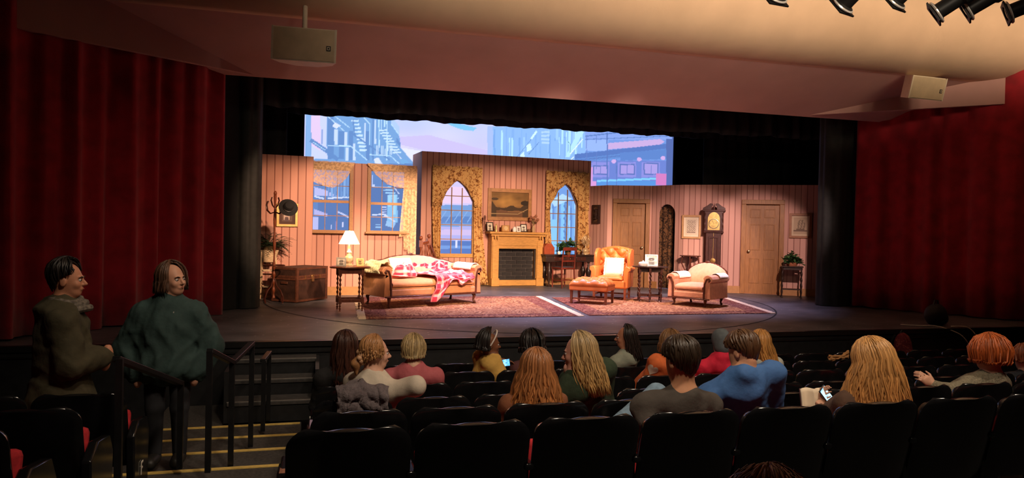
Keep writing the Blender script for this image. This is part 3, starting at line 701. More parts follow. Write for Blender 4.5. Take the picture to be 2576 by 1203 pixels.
picture(L1, 696, 511, 750, 570, 'gold framed dark portrait behind the coat stand', .045, m_gold, .05, portrait, matc=(.08, .04, .03))
def sampler(sd):
    def f(u, v):
        c = np.tile(np.array([.66, .55, .40]), (len(u), 1)); r_ = random.Random(sd); t = N2(u, v, 6, sd)*np.sin(v*60)
        msk = (np.abs(u-.5) < .36) & (v > .14) & (v < .9) & (t > .04); c[msk] = (.22, .15, .12); c[(np.abs(v-.16) < .02) & (np.abs(u-.5) < .36)] = (.2, .12, .1); return c
    return f
picture(R4, 1716, 541, 1764, 600, 'light framed script sampler between the arch and the clock', .045, mat('honey_frame', (.50, .27, .11), .5), .035, sampler(2), matc=(.74, .62, .46))
def ship(u, v):
    c = np.tile(np.array([.42, .30, .19]), (len(u), 1)); t = N2(u, v, 5, 9)
    c[(((u-.55)/.3)**2+((v-.55)/.33)**2 < 1) & (t > -.1)] = (.20, .14, .09); c[(v < .24) & (v > .17)] = (.16, .1, .07); c[(v < .32) & (v > .24) & (np.abs(u-.5) < .3)] = (.17, .11, .07); return c
picture(R4, 1986, 537, 2043, 599, 'wooden framed sketch hanging above the potted plant', .05, mat('chestnut_frame', (.30, .12, .05), .5), .04, ship, matc=(.55, .42, .28))
# small dark wall plaque on the narrow return
a0, zt = R1.at(1493, 516); a1, zb = R1.at(1510, 563)
PQ = thing('carved_plaque', 'small dark carved wall plaque on the narrow return wall', 'plaque', R1.world(a0, .004, zb), R1.ang); W, H = a1-a0, zt-zb
MB().prism([rect(0, W, 0, H), rect(W*.2, W*.8, H*.12, H*.88)], -.04, 0).build('frame', m_dkwood, PQ, False)
MB().box((W/2, -.008, H/2), (W*.6, .01, H*.76)).build('backing', mat('plaque_back', (.12, .06, .03), .5), PQ, False)
MB().lathe([(.001, 0), (W*.2, .02), (W*.12, H*.15), (W*.22, H*.3), (W*.1, H*.45), (W*.16, H*.55), (.001, H*.62)], (W/2, -.03, H*.2), 10).build('carving', m_dkwood, PQ)
# ================================================================== furniture on the set
m_peach = mat('peach_damask', (.66, .27, .115), .8, var=.10, scale=18, bump=.08, bscale=90, sheen=.1)
m_pinkup = mat('pink_damask', (.68, .31, .19), .8, var=.10, scale=18, bump=.08, bscale=90, sheen=.1)
m_leather = mat('orange_leather', (.62, .16, .035), .38, var=.18, scale=6, bump=.1, bscale=70)
m_lacewh = mat('white_lace', (.86, .80, .70), .9, var=.15, scale=50, bump=.2, bscale=80)
m_rose = mat('rosewood', (.10, .028, .016), .3, var=.3, scale=12)
m_redwood = mat('red_brown_wood', (.20, .05, .02), .35, var=.3, scale=8, stretch=(5, 5, 1))
def turned(mb, x, y, z0, z1, r, beads=4, n=10):
    pr = []; H = z1-z0
    for i in range(beads*6+1):
        t = i/(beads*6); q = t*beads*2*math.pi; pr.append((r*(.72+.28*math.cos(q)), H*t))
    return mb.lathe(pr, (x, y, z0), n)
def spool(mb, x, y, z0, z1, r): return turned(mb, x, y, z0, z1, r, max(3, int((z1-z0)/.07)))
# --- settee and armchair share a builder
def settee(name, label, cat, loc, rz, W, D, seat_z, back_z, arm_z, mb_, mbk, camel):
    T = thing(name, label, cat, loc, rz); hw = W/2; ai = hw-.17
    MB().grid(lambda u, v: (0, 0, 0), 2, 2)
    b = MB(); b.box((0, -.02, seat_z-.19), (2*ai+.10, D-.12, .16)); b.build('seat_base', mb_, T, True, bevel=.03)
    b = MB(); b.grid(lambda u, v: (-ai+.01+(2*ai-.02)*u, -D/2+.02+(D-.22)*v, seat_z-.05+.05*math.sqrt(max(0, 1-(2*u-1)**8))*math.sqrt(max(0, 1-(2*v-1)**6))), 24, 14)
    b.grid(lambda u, v: (-ai+.01+(2*ai-.02)*u, -D/2+.02-.012*math.sin(math.pi*v), seat_z-.11+.06*v), 24, 5); b.build('seat_cushion', mb_, T, True, 60)
    b = MB(); b.box((0, -D/2+.03, seat_z-.205), (2*ai+.12, .05, .11)); b.build('front_rail', mb_, T, True, bevel=.02)
    MB().box((0, -D/2+.015, seat_z-.268), (W-.1, .05, .025)).build('carved_apron', m_rose, T, True, bevel=.006)
    # back, camel shaped
    def top(u): return arm_z-.03+(back_z-arm_z+.03)*camel(u)
    bk = MB()
    def fr(u, v):
        x = -hw+.06+(W-.12)*u; z = seat_z-.05+(top(u)-seat_z+.05)*v
        return (x, D/2-.19+.12*v-.05*math.sin(math.pi*v)*math.sin(math.pi*u)**.5, z)
    bk.grid(fr, 40, 12)
    bk.grid(lambda u, v: (-hw+.06+(W-.12)*(1-u), D/2-.02, seat_z-.25+(top(1-u)-seat_z+.25)*v), 40, 6)
    bk.grid(lambda u, v: (-hw+.06+(W-.12)*u, D/2-.07+.05*v, top(u)+.022*math.sin(math.pi*v)), 40, 5); bk.build('backrest', mbk, T, True, 70)
    cr = MB(); pts = []; rad = []
    for i in range(81):
        u = i/80; pts.append((-hw+.05+(W-.10)*u, D/2-.035, top(u)+.014)); rad.append(.014+.006*abs(math.sin(u*44))+(.012*math.exp(-((u-.5)/.02)**2)))
    cr.tube(pts, rad, 8); cr.ell((0, D/2-.035, top(.5)+.035), (.05, .018, .022)); cr.build('carved_crest_rail', m_rose, T, True)
    # rolled arms
    for s in (-1, 1):
        pf = [(ai, seat_z-.27), (ai, seat_z+.06), (ai+.015, arm_z-.10), (ai-.005, arm_z-.04), (ai+.03, arm_z), (ai+.09, arm_z+.015), (ai+.15, arm_z-.01), (ai+.175, arm_z-.06), (ai+.155, arm_z-.11), (ai+.12, arm_z-.12), (ai+.13, seat_z-.02), (ai+.14, seat_z-.27)]
        pf = [(x*s, z) for x, z in pf]; pf = pf if s > 0 else pf[::-1]
        a = MB().prism([pf], -D/2+.02, D/2-.06).build('arm', mb_, T, True, 35, bevel=.012)
        st = MB(); path = [(x*s, -D/2+.008, z) for x, z in [(ai+.02, seat_z-.27), (ai+.03, seat_z), (ai+.045, arm_z-.12), (ai+.07, arm_z-.06), (ai+.115, arm_z-.045), (ai+.135, arm_z-.075), (ai+.11, arm_z-.095)]]
        st.tube(path, [.022, .018, .016, .016, .016, .014, .02], 8); st.build('carved_arm_facing', m_rose, a)
    for x, y in ((-hw+.16, -D/2+.08), (hw-.16, -D/2+.08), (-hw+.16, D/2-.1), (hw-.16, D/2-.1)):
        l = MB(); k = seat_z-.26; sx = 1 if x > 0 else -1; sy = -1 if y < 0 else 1
        l.tube([(x, y, k), (x+sx*.02, y+sy*.025, k*.72), (x+sx*.01, y+sy*.01, k*.35), (x+sx*.015, y+sy*.03, .022)], [.036, .03, .017, .022], 10)
        l.ell((x+sx*.015, y+sy*.035, .018), (.026, .03, .018), 10, 6); l.build('leg', m_rose, T)
    return T
cam_sofa = lambda u: max(.0, .15+.85*math.sin(math.pi*min(1, max(0, (u-.04)/.92)))**.8)-.10*math.exp(-((u-.2)/.05)**2)-.10*math.exp(-((u-.8)/.05)**2)
SOFA = (1.75, 12.30, SZ+.012); SROT = R(25)
settee('camelback_sofa', 'peach camelback sofa with carved dark wood crest and plaid blanket', 'sofa', SOFA, SROT, 2.0, .84, .45, .80, .66, m_peach, m_pinkup, cam_sofa)
cam_chair = lambda u: (.05+.95*math.sin(math.pi*u)**.55) if 0 < u < 1 else .05
ARMC = (6.78, 11.80, SZ+.012); AROT = R(-56)
settee('peach_armchair', 'peach rolled arm armchair with white arm cloths', 'armchair', ARMC, AROT, .90, .80, .41, .745, .56, m_pinkup, m_pinkup, cam_chair)
# --- cloths lying on them (local frames of sofa and chair)
def on(base, rot, p):
    c, s = math.cos(rot), math.sin(rot); return (base[0]+p[0]*c-p[1]*s, base[1]+p[0]*s+p[1]*c, base[2]+p[2])
def cloth(name, label, base, rot, fn, nu, nv, m, colfn=None, solid=.012, cat='blanket'):
    mb = MB().grid(fn, nu, nv)
    if colfn is not None: mb.c = colfn(np.array([(i % nu)/(nu-1) for i in range(nu*nv)]), np.array([(i//nu)/(nv-1) for i in range(nu*nv)]))
    o = mb.build(name, m, None, True, 180, solid=solid, loc=base, rot=rot); return tag(o, label, cat)
m_plaid = attr_mat('plaid_wool', .95, sheen=.1)
def plaid(su, sv):
    def f(u, v):
        a = np.abs((u*su) % 1-.5) < .12; b = np.abs((v*sv) % 1-.5) < .12; a2 = np.abs((u*su+.5) % 1-.5) < .05; b2 = np.abs((v*sv+.5) % 1-.5) < .05
        red = np.array([.48, .030, .055]); wh = np.array([.80, .60, .54]); c = np.tile(red, (len(u), 1))
        c[a | b] = red*.42+wh*.58; c[a & b] = wh; c[a2 | b2] = np.array([.58, .16, .18]); return c
    return f
def wr(u, v, s, sd):                                     # gentle wrinkle height
    r_ = random.Random(sd); o = 0
    for k in range(6):
        a = r_.uniform(0, 6.28); f = s*(1+k*.45); o += math.sin(f*(u*math.cos(a)+v*math.sin(a))*6.28+r_.uniform(0, 6))/(1+k*.6)
    return o/2.6
def blanket(u, v):
    x = -.02+.76*u+.06*wr(u, v, 1, 3)-.10*max(0, v-.5)*2*(1-u)
    if v < .3: t = v/.3; y = .26-.02*t; z = .66-.18*t
    elif v < .62: t = (v-.3)/.32; y = .24-.66*t; z = .505
    else:
        t = (v-.62)/.38; L = .40-.36*min(1, max(0, (u-.12)/.35))+.10*math.exp(-((u-.78)/.08)**2); y = -.445-.02*math.sin(8*u)-.03*t; z = .475-L*t
    k = .055*wr(u, v, 2.4, 5)
    return (x, y-(abs(k)*.8 if v > .6 else 0), z+(abs(k) if v < .62 else 0)+(.06*math.exp(-((u-.75)/.2)**2) if v < .5 else 0))
cloth('plaid_blanket', 'red and white plaid blanket spilling off the sofa seat to the floor', SOFA, SROT, blanket, 70, 70, m_plaid, plaid(3.3, 5.0))
def bundle(u, v):
    a = 2*math.pi*u; r = 1+.16*wr(u*2, v*2, 1.2, 9); th = math.pi*.5*v
    return (-.36+.22*r*math.cos(a)*math.cos(th), .02+.14*r*math.sin(a)*math.cos(th)-.02, .475+.21*math.sin(th)*(1+.2*wr(u, v, 2, 4)))
cloth('plaid_pillow', 'crumpled red plaid cushion on the left half of the sofa seat', SOFA, SROT, bundle, 40, 24, m_plaid, plaid(5, 1.7), cat='cushion')
cloth('back_lace', 'white lace panel over the middle of the sofa back', SOFA, SROT, lambda u, v: (-.50+.44*u+.03*(v-.5)*(u-.5), .225+.085*(1-v)+.03*math.sin(math.pi*min(1, (1-v)*1.3))*.0-.02-.03*math.sin(math.pi*v), .775-.27*v), 16, 12, m_lacewh, None, .006, 'lace cloth')
cloth('lace_runner', 'pale cloth strip falling from the sofa back onto the seat corner', SOFA, SROT, lambda u, v: (-.86+.15*u+.30*v, (.20-.05*v) if v < .6 else .17-(v-.6)*.95, .74-.38*v if v < .6 else .512-.03*(v-.6)), 10, 18, mat('pale_pink_cloth', (.80, .52, .42), .85), None, .008, 'lace cloth')
def fluffy(u, v):
    a = math.pi*(u*1.15-.12); r = .125+.02*wr(u*2, v*3, 2, 12); x = -.925-.0-r*math.cos(a); z = .61+r*math.sin(a)*1.05
    return (x, -.36+.52*v+.03*wr(u, v, 2, 2), z if z > .40 else .40+.02*math.sin(v*30))
cloth('cream_throw', 'fluffy cream throw over the sofa arm next to the lamp table', SOFA, SROT, fluffy, 40, 40, mat('cream_fleece', (.86, .74, .44), .95, var=.15, scale=25, bump=.5, bscale=60), None, .02)
def armcloth(s, ai, az, y0, y1):
    def f(u, v):
        a = math.pi*(u*.9); r = .112
        return (s*(ai+.09-r*math.cos(a)*.95), y0+(y1-y0)*v, az-.075+r*math.sin(a)+.004*wr(u, v, 4, 2))
    return f
cloth('arm_cloth', 'white lace cloth on the sofa arm beside the fireplace', SOFA, SROT, armcloth(1, .83, .66, -.30, .25), 16, 12, m_lacewh, None, .006, 'lace cloth')
cloth('arm_cloth', 'white lace cloth on the left arm of the peach armchair', ARMC, AROT, armcloth(-1, .28, .56, -.22, .22), 16, 12, m_lacewh, None, .006, 'lace cloth')
cloth('arm_cloth', 'white lace cloth on the right arm of the peach armchair', ARMC, AROT, armcloth(1, .28, .56, -.10, .26), 16, 12, m_lacewh, None, .006, 'lace cloth')
# --- wing chair and ottoman in tufted leather
def tuft(x, z, p=.13):
    a = (x/p+z/p); b_ = (x/p-z/p); return (abs(math.sin(math.pi*a/2))*abs(math.sin(math.pi*b_/2)))**.5
WC = (5.60, 13.02, SZ+.012); WROT = R(-34)
T = thing('wing_chair', 'orange tufted leather wing chair with a cream cushion', 'armchair', WC, WROT)
MB().box((0, -.01, .30), (.70, .66, .16)).build('seat_base', m_leather, T, True, bevel=.03)
MB().grid(lambda u, v: (-.25+.50*u, -.35+.52*v, .39+.06*math.sqrt(max(0, 1-(2*u-1)**6))*math.sqrt(max(0, 1-(2*v-1)**6))), 16, 16).build('seat_cushion', m_leather, T, True, 180, solid=.03)
def wtop(u): return .95+.05*math.sin(math.pi*u)
def wb(u, v):
    x = -.29+.58*u; z = .42+(wtop(u)-.42)*v; d = .062*tuft(x, z, .115)
    return (x, .20+.13*v-.02-d*(1 if .04 < v < .97 else .3), z)
bk = MB().grid(wb, 60, 64); bk.grid(lambda u, v: (.29-.58*u, .345+.05*v, .25+(wtop(1-u)-.25)*v), 10, 8); bk.grid(lambda u, v: (-.29+.58*u, .30+.09*v, wtop(u)+.025*math.sin(math.pi*v)), 20, 5)
B_ = bk.build('backrest', m_leather, T, True, 60)
for i in range(-2, 3):
    for j in range(4):
        x = i*.115+(.0575 if j % 2 else 0)*0; z = .60+j*.115
        if (i+j) % 2 == 0 and abs(x) < .26: MB().ell((x, .20+.13*(z-.42)/.62-.024, z), (.011, .008, .011), 8, 5).build('button', m_leather, B_)
for s in (-1, 1):
    pf = [(-.10, .62), (-.14, .77), (-.11, .89), (.02, .97), (.20, .98), (.36, .95), (.34, .60)]
    wg = MB(); wg.prism([[(p[0], p[1]) for p in pf]], -.03, .03)
    wg.xf(Matrix(((0, s*1.0, 0, s*.325), (1, 0, 0, 0), (0, 0, 1, 0), (0, 0, 0, 1)))); wg.build('wing', m_leather, T, True, 50, bevel=.018)
    pa = [(s*.27, .30), (s*.27, .58), (s*.285, .63), (s*.34, .65), (s*.39, .62), (s*.395, .57), (s*.36, .54), (s*.36, .24), (s*.27, .24)]
    MB().prism([pa if s > 0 else pa[::-1]], -.34, .28).build('arm', m_leather, T, True, 35, bevel=.012)
for x, y in ((-.30, -.30), (.30, -.30), (-.28, .30), (.28, .30)):
    MB().box((x, y, .115), (.05, .05, .23), taper=.75).build('leg', m_redwood, T, False, bevel=.004)
for x0, y0, x1, y1 in ((-.29, -.3, -.28, .3), (.29, -.3, .28, .3), (-.28, .05, .28, .05)): MB().bar((x0, y0, .10), (x1, y1, .10), .022, .028).build('stretcher', m_redwood, T, False)
def pill(u, v):
    e = (1-abs(2*u-1)**4)*(1-abs(2*v-1)**4); sgn = 1
    return (-.17+.34*u, -.055*e**.5, .34*v)
P = thing('cream_cushion', 'cream square cushion with ruffled edge in the wing chair', 'cushion', on(WC, WROT, (.02, -.06, .455)), WROT)
p1 = MB().grid(pill, 18, 18); p1.grid(lambda u, v: (lambda q: (q[0], -q[1], q[2]))(pill(1-u, v)), 18, 18); p1.xf(Matrix.Rotation(R(-20), 4, 'X')); p1.build('cover', m_cream, P, True, 70)
rf = MB(); per = [(t, 0) for t in np.linspace(-.17, .17, 20)]+[(.17, t) for t in np.linspace(0, .34, 20)]+[(t, .34) for t in np.linspace(.17, -.17, 20)]+[(-.17, t) for t in np.linspace(.34, 0, 20)]
vs = [(x, 0, z) for x, z in per]; ov = [(x*1.14, .012*math.sin(k*1.9), (z-.17)*1.14+.17) for k, (x, z) in enumerate(per)]
rf.add(vs+ov, [(k, (k+1) % 80, 80+(k+1) % 80, 80+k) for k in range(80)]); rf.xf(Matrix.Rotation(R(-20), 4, 'X')); rf.build('ruffle', m_cream, P, True, 180, solid=.006)
OT = thing('tufted_ottoman', 'orange tufted leather ottoman before the wing chair', 'ottoman', (4.86, 12.22, SZ+.012), R(-38))
def ot(u, v):
    x = -.36+.72*u; y = -.27+.54*v; e = (1-abs(2*u-1)**6)*(1-abs(2*v-1)**6); return (x, y, .32+.10*e**.5+.05*tuft(x, y, .11)*e)
MB().grid(ot, 50, 40).build('tufted_top', m_leather, OT, True, 180, solid=.01)
MB().box((0, 0, .285), (.72, .54, .10)).build('body', m_leather, OT, True, bevel=.02)
for x, y in ((-.32, -.23), (.32, -.23), (-.32, .23), (.32, .23)): MB().box((x, y, .118), (.048, .048, .236), taper=.8).build('leg', m_redwood, OT, False, bevel=.004)
for y in (-.23, .23): MB().bar((-.32, y, .09), (.32, y, .09), .02, .026).build('stretcher', m_redwood, OT, False)
MB().bar((0, -.23, .09), (0, .23, .09), .02, .026).build('stretcher', m_redwood, OT, False)
# --- lamp table
LT = (.50, 11.42, SZ+.012)
T = thing('oval_lamp_table', 'oval wooden side table with spool turned legs under the lit lamp', 'table', LT, R(6))
MB().lathe([(.001, .655), (.30, .655), (.315, .664), (.315, .676), (.30, .685), (.001, .685)], n=36, sy=.82).build('table_top', m_redwood, T, True, 30)
for x, y in ((-.17, -.15), (.17, -.15), (-.17, .15), (.17, .15)):
    l = MB(); l.box((x, y, .60), (.045, .045, .11)); spool(l, x, y, .20, .55, .02); l.box((x, y, .16), (.045, .045, .09)); spool(l, x, y, .0, .12, .018); l.build('leg', m_redwood, T, True)
for a, b_ in (((-.17, -.15), (.17, -.15)), ((-.17, .15), (.17, .15)), ((-.17, -.15), (-.17, .15)), ((.17, -.15), (.17, .15))):
    MB().bar((*a, .61), (*b_, .61), .02, .07).build('apron', m_redwood, T, False); MB().bar((*a, .16), (*b_, .16), .02, .05).build('stretcher', m_redwood, T, False)
Lp = thing('table_lamp', 'lit table lamp with white pleated shade and cream ceramic base', 'lamp', on(LT, R(6), (-.02, .02, .685)), 0)
MB().lathe([(.001, 0), (.07, 0), (.072, .018), (.05, .03), (.035, .045), (.055, .07), (.068, .11), (.058, .15), (.034, .175), (.03, .20), (.042, .215), (.032, .23), (.02, .26), (.024, .29), (.016, .31), (.012, .36), (.001, .362)], n=22).build('base', mat('cream_gilt_ceramic', (.74, .56, .32), .3, var=.3, scale=22), Lp)
m_shade, nt, b = newmat('glowing_lamp_shade', .8, .1); b.inputs['Base Color'].default_value = (.9, .8, .62, 1); b.inputs['Emission Color'].default_value = (1, .80, .48, 1); b.inputs['Emission Strength'].default_value = 2.6
nzz = nt.nodes.new('ShaderNodeTexNoise'); nzz.inputs['Scale'].default_value = 40; bp = nt.nodes.new('ShaderNodeBump'); bp.inputs['Strength'].default_value = .2; nt.links.new(nzz.outputs['Fac'], bp.inputs['Height']); nt.links.new(bp.outputs[0], b.inputs['Normal'])
MB().grid(lambda u, v: ((.158-.098*v)*(1+.012*math.cos(u*2*math.pi*36))*math.cos(2*math.pi*u), (.158-.098*v)*(1+.012*math.cos(u*2*math.pi*36))*math.sin(2*math.pi*u), .345+.205*v), 144, 4, True).build('lamp_shade', m_shade, Lp, True, 180, solid=.004)
MB().lathe([(.001, .545), (.006, .55), (.01, .56), (.001, .575)], n=8).build('finial', m_brass, Lp)
ld = bpy.data.lights.new('lamp_bulb', 'POINT'); ld.energy = 14; ld.color = (1, .7, .4); ld.shadow_soft_size = .04; lo = bpy.data.objects.new('lamp_bulb', ld); COL.objects.link(lo); lo.parent = Lp; lo.location = (0, 0, .30)
def deskframe(label, loc, rz, w_, h_, fm, ic, lean=-12, sd=1):
    P = thing('photo_frame', label, 'photo frame', loc, rz); q = Matrix.Rotation(R(lean), 4, 'X')
    MB().prism([rect(-w_/2, w_/2, 0, h_), rect(-w_/2+.02, w_/2-.02, .02, h_-.02)], -.01, .01).xf(q).build('frame', fm, P, False)
    g = MB().grid(lambda u, v: (-w_/2+.018+(w_-.036)*u, -.002, .018+(h_-.036)*v), 16, 16); U = np.array([(i % 16)/15 for i in range(256)]); V = np.array([(i//16)/15 for i in range(256)])
    c = np.tile(np.array(ic), (256, 1)); c[(((U-.5)/.25)**2+((V-.6)/.2)**2) < 1] *= .25; c[(V < .4) & (np.abs(U-.5) < .3)] *= .35; c *= (1+.4*N2(U, V, 2, sd))[:, None]; g.c = np.clip(c, 0, 1)
    g.xf(q); g.build('photo', MATS['printed_image'], P, False); MB().bar((0, .015, h_*.55), (0, h_*.42, .004), .03, .004).build('strut', fm, P, False); return P
m_silver = mat('silver_frame', (.62, .58, .50), .3, .8)
deskframe('silver photo frame on the lamp table left of the lamp', on(LT, R(6), (-.15, -.07, .686)), R(-8), .15, .14, m_silver, (.62, .55, .45))
deskframe('small gold photo frame on the lamp table right of the lamp', on(LT, R(6), (.16, .05, .686)), R(14), .12, .12, m_gold, (.55, .38, .16), sd=4)
# --- gateleg table between the two chairs
GT = (6.13, 12.47, SZ+.012)
T = thing('gateleg_table', 'dark round gateleg table between wing chair and peach armchair', 'table', GT, R(-20))
MB().lathe([(.001, .645), (.33, .645), (.345, .655), (.345, .665), (.001, .67)], n=36, sy=.8).build('table_top', m_dkwood, T, True, 30)
for i, (x, y) in enumerate(((-.20, -.13), (.20, -.13), (-.20, .13), (.20, .13), (-.02, -.22), (.04, .22))):
    l = MB(); l.box((x, y, .59), (.04, .04, .11)); spool(l, x, y, .15, .54, .019); l.box((x, y, .115), (.04, .04, .07)); spool(l, x, y, 0, .08, .02); l.build('leg', m_mahog, T)
for a, b_ in (((-.2, -.13), (.2, -.13)), ((-.2, .13), (.2, .13)), ((-.2, -.13), (-.2, .13)), ((.2, -.13), (.2, .13))): MB().bar((*a, .115), (*b_, .115), .02, .03).build('stretcher', m_mahog, T, False); MB().bar((*a, .60), (*b_, .60), .02, .08).build('apron', m_dkwood, T, False)
Dh = thing('covered_dish', 'white covered dish on the gateleg table', 'dish', on(GT, 0, (-.17, -.05, .671)))
MB().lathe([(.001, 0), (.07, 0), (.085, .02), (.088, .055), (.08, .06), (.001, .06)], n=20).build('bowl', m_white, Dh)
MB().lathe([(.085, .061), (.07, .075), (.03, .085), (.012, .09), (.016, .103), (.001, .11)], n=18).build('lid', m_white, Dh)
deskframe('large white photo frame standing on the gateleg table', on(GT, 0, (.04, .03, .671)), R(-24), .24, .22, mat('white_frame', (.82, .76, .66), .5), (.62, .58, .52), sd=7)
# --- rugs
def rugmat(name, a, b_, c_):
    m, nt, b = newmat(name, .95, .1); tc = nt.nodes.new('ShaderNodeTexCoord')
    v = nt.nodes.new('ShaderNodeTexVoronoi'); v.inputs['Scale'].default_value = 5.5; v.feature = 'SMOOTH_F1'; nt.links.new(tc.outputs['Object'], v.inputs['Vector'])
    n = nt.nodes.new('ShaderNodeTexNoise'); n.inputs['Scale'].default_value = 9; n.inputs['Detail'].default_value = 6; n.inputs['Distortion'].default_value = 2; nt.links.new(tc.outputs['Object'], n.inputs['Vector'])
    c = mixc(nt, math_node(nt, 'GREATER_THAN', n.outputs['Fac'], .5), a, b_)
    c = mixc(nt, math_node(nt, 'MULTIPLY', math_node(nt, 'GREATER_THAN', math_node(nt, 'FRACT', math_node(nt, 'MULTIPLY', v.outputs['Distance'], 7)), .62), .8), c, c_)
    nt.links.new(c, b.inputs['Base Color']); bp = nt.nodes.new('ShaderNodeBump'); bp.inputs['Strength'].default_value = .4; nt.links.new(n.outputs['Fac'], bp.inputs['Height']); nt.links.new(bp.outputs[0], b.inputs['Normal']); return m
m_rug = rugmat('oriental_rug_field', (.29, .115, .055), (.45, .23, .12), (.14, .048, .03))
m_rugb = rugmat('oriental_rug_border', (.16, .045, .035), (.30, .13, .09), (.08, .025, .02))
m_fringe = mat('cream_fringe', (.80, .60, .42), .9, var=.2, scale=60)
def rug(label, q, fr):
    q = [np.array(p, float) for p in q]; T = thing('oriental_rug', label, 'rug', (0, 0, SZ+.001))
    L = lambda u, v: q[0]*(1-u)*(1-v)+q[1]*u*(1-v)+q[2]*u*v+q[3]*(1-u)*v
    def slab(u0, u1, v0, v1, z): 
        p = [L(u0, v0), L(u1, v0), L(u1, v1), L(u0, v1)]; return MB().add([(a[0], a[1], 0) for a in p]+[(a[0], a[1], z) for a in p], [(3, 2, 1, 0), (4, 5, 6, 7), (0, 1, 5, 4), (1, 2, 6, 5), (2, 3, 7, 6), (3, 0, 4, 7)])
    slab(0, 1, 0, 1, .008).build('border', m_rugb, T, False); slab(.10, .90, .11, .89, .0095).build('field', m_rug, T, False); slab(.02, .98, .025, .05, .0092).build('guard_stripe', m_rug, T, False)
    for e in fr:
        f = MB(); r_ = random.Random(3); n = 70
        for k in range(n):
            v0 = k/n; v1 = v0+.85/n; u0, u1 = (-.028-.008*r_.random(), .002) if e == 0 else (.998, 1.028+.008*r_.random())
            p = [L(u0, v0+.004*r_.random()), L(u1, v0), L(u1, v1), L(u0, v1)]; f.add([(a[0], a[1], .001) for a in p]+[(a[0], a[1], .010) for a in p], [(4, 5, 6, 7), (0, 1, 5, 4), (1, 2, 6, 5), (2, 3, 7, 6), (3, 0, 4, 7)])
        f.build('fringe', m_fringe, T, False)
    return T
rug('patterned brown rug under the sofa with a pale fringe', [(.68, 10.34), (3.92, 10.40), (4.20, 13.55), (.78, 13.5)], (0, 1))
rug('patterned brown rug under the wing chair and armchair', [(4.12, 10.46), (7.40, 10.48), (8.12, 13.22), (4.45, 13.3)], (1,))
# --- fireplace
fw0, _ = C0.at(1226, 700); fw1, _ = C0.at(1352, 700); W = fw1-fw0+.02; fx = (fw0+fw1)/2
FP = thing('fireplace', 'golden oak fireplace with black brick firebox', 'fireplace', C0.world(fx, .045), C0.ang)
_, zmt = C0.at(1285, 583, .3); hb = zmt-.06
ow = W*.36; oh = hb*.72; ob_ = .14
MB().prism([[(-W/2, 0), (W/2, 0), (W/2, hb), (-W/2, hb)], rect(-ow, ow, ob_, oh)], -.26, .02).build('surround', m_oak, FP, False, bevel=.006)
MB().box((0, -.15, zmt-.03), (W+.16, .42, .05)).build('mantel_shelf', m_oak, FP, False, bevel=.008)
MB().box((0, -.27, zmt-.085), (W+.06, .09, .05)).build('shelf_moulding', m_oak, FP, False, bevel=.01)
for s in (-1, 1):
    MB().box((s*(W/2-.09), -.275, hb*.44), (.15, .03, hb*.86)).build('pilaster', m_oak, FP, False, bevel=.006)
    MB().box((s*(W/2-.09), -.285, .09), (.19, .06, .18)).build('plinth', m_oak, FP, False, bevel=.006)
    for dx in (-.03, .03): MB().box((s*(W/2-.09)+dx, -.31, zmt-.13), (.03, .06, .07)).build('corbel', m_oak, FP, False)
MB().box((0, -.272, .07), (2*ow+.02, .02, .12)).build('hearth_board', m_oak, FP, False, bevel=.004)
MB().box((0, -.268, (oh+hb)/2), (2*ow+.1, .016, (hb-oh)*.55)).build('frieze_panel', m_oak, FP, False, bevel=.004)
MB().prism([rect(-ow, ow, ob_, oh), rect(-ow+.02, ow-.02, ob_+.02, oh-.02)], -.2, -.18).build('iron_trim', m_iron, FP, False)
MB().box((0, -.045, (ob_+oh)/2), (2*ow, .02, oh-ob_)).build('firebox_mortar', mat('grey_mortar', (.16, .13, .11), .9), FP, False)
m_brick = mat('black_brick', (.018, .014, .013), .8, var=.5, scale=12, bump=.2)
rows = 8; bh = (oh-ob_)/rows; bw = 2*ow/3.6; proto = {}
for r_ in range(rows):
    x = -ow-(bw*.5 if r_ % 2 else .1*bw)
    while x < ow:
        a, b_ = max(x, -ow), min(x+bw, ow)
        if b_-a > .03:
            key = round(b_-a, 3)
            if key not in proto: me = MB().box((0, 0, 0), (b_-a-.014, .03, bh-.014)); o = me.build('brick', m_brick, FP, False); proto[key] = o.data
            else: o = bpy.data.objects.new('brick', proto[key]); COL.objects.link(o); o.parent = FP
            o.location = ((a+b_)/2, -.065-.004*rnd.random(), ob_+bh*(r_+.5))
        x += bw
# mantel things
def mant(px): a, z = C0.at(px, 580, .2); return C0.world(a, .2, zmt-.004)
MW = C0.ang
def vase(label, loc, prof, m, name='vase', cat='vase'): return tag(MB().lathe(prof, n=16).build(name, m, None, True, 60, loc=loc), label, cat)
deskframe('dark arched photo frame at the left end of the mantel', mant(1233), MW+.1, .17, .22, m_dkwood, (.6, .5, .38), sd=11)
vase('small gold figurine on the mantel left of the clock box', mant(1248), [(.001, 0), (.035, 0), (.03, .03), (.02, .06), (.03, .10), (.018, .13), (.02, .16), (.001, .18)], m_gold, 'figurine', 'figurine')
ck = thing('mantel_clock', 'honey coloured box clock in the middle of the mantel', 'clock', mant(1271), MW)
MB().box((0, 0, .075), (.19, .09, .15)).build('case', mat('honey_wood', (.48, .25, .08), .5), ck, True, bevel=.02); MB().lathe([(.001, 0), (.05, 0), (.05, .01), (.001, .012)], n=18).xf(Matrix.Translation((0, -.045, .08)) @ Matrix.Rotation(R(90), 4, 'X')).build('dial', mat('tan_dial', (.6, .42, .2), .5), ck)
vase('small white jug right of the mantel clock', mant(1294), [(.001, 0), (.04, 0), (.05, .04), (.045, .08), (.028, .105), (.034, .12), (.001, .12)], m_white, 'jug', 'jug')
deskframe('small pale photo frame beside the white jug', mant(1305), MW, .10, .13, m_white, (.55, .42, .36), sd=3)
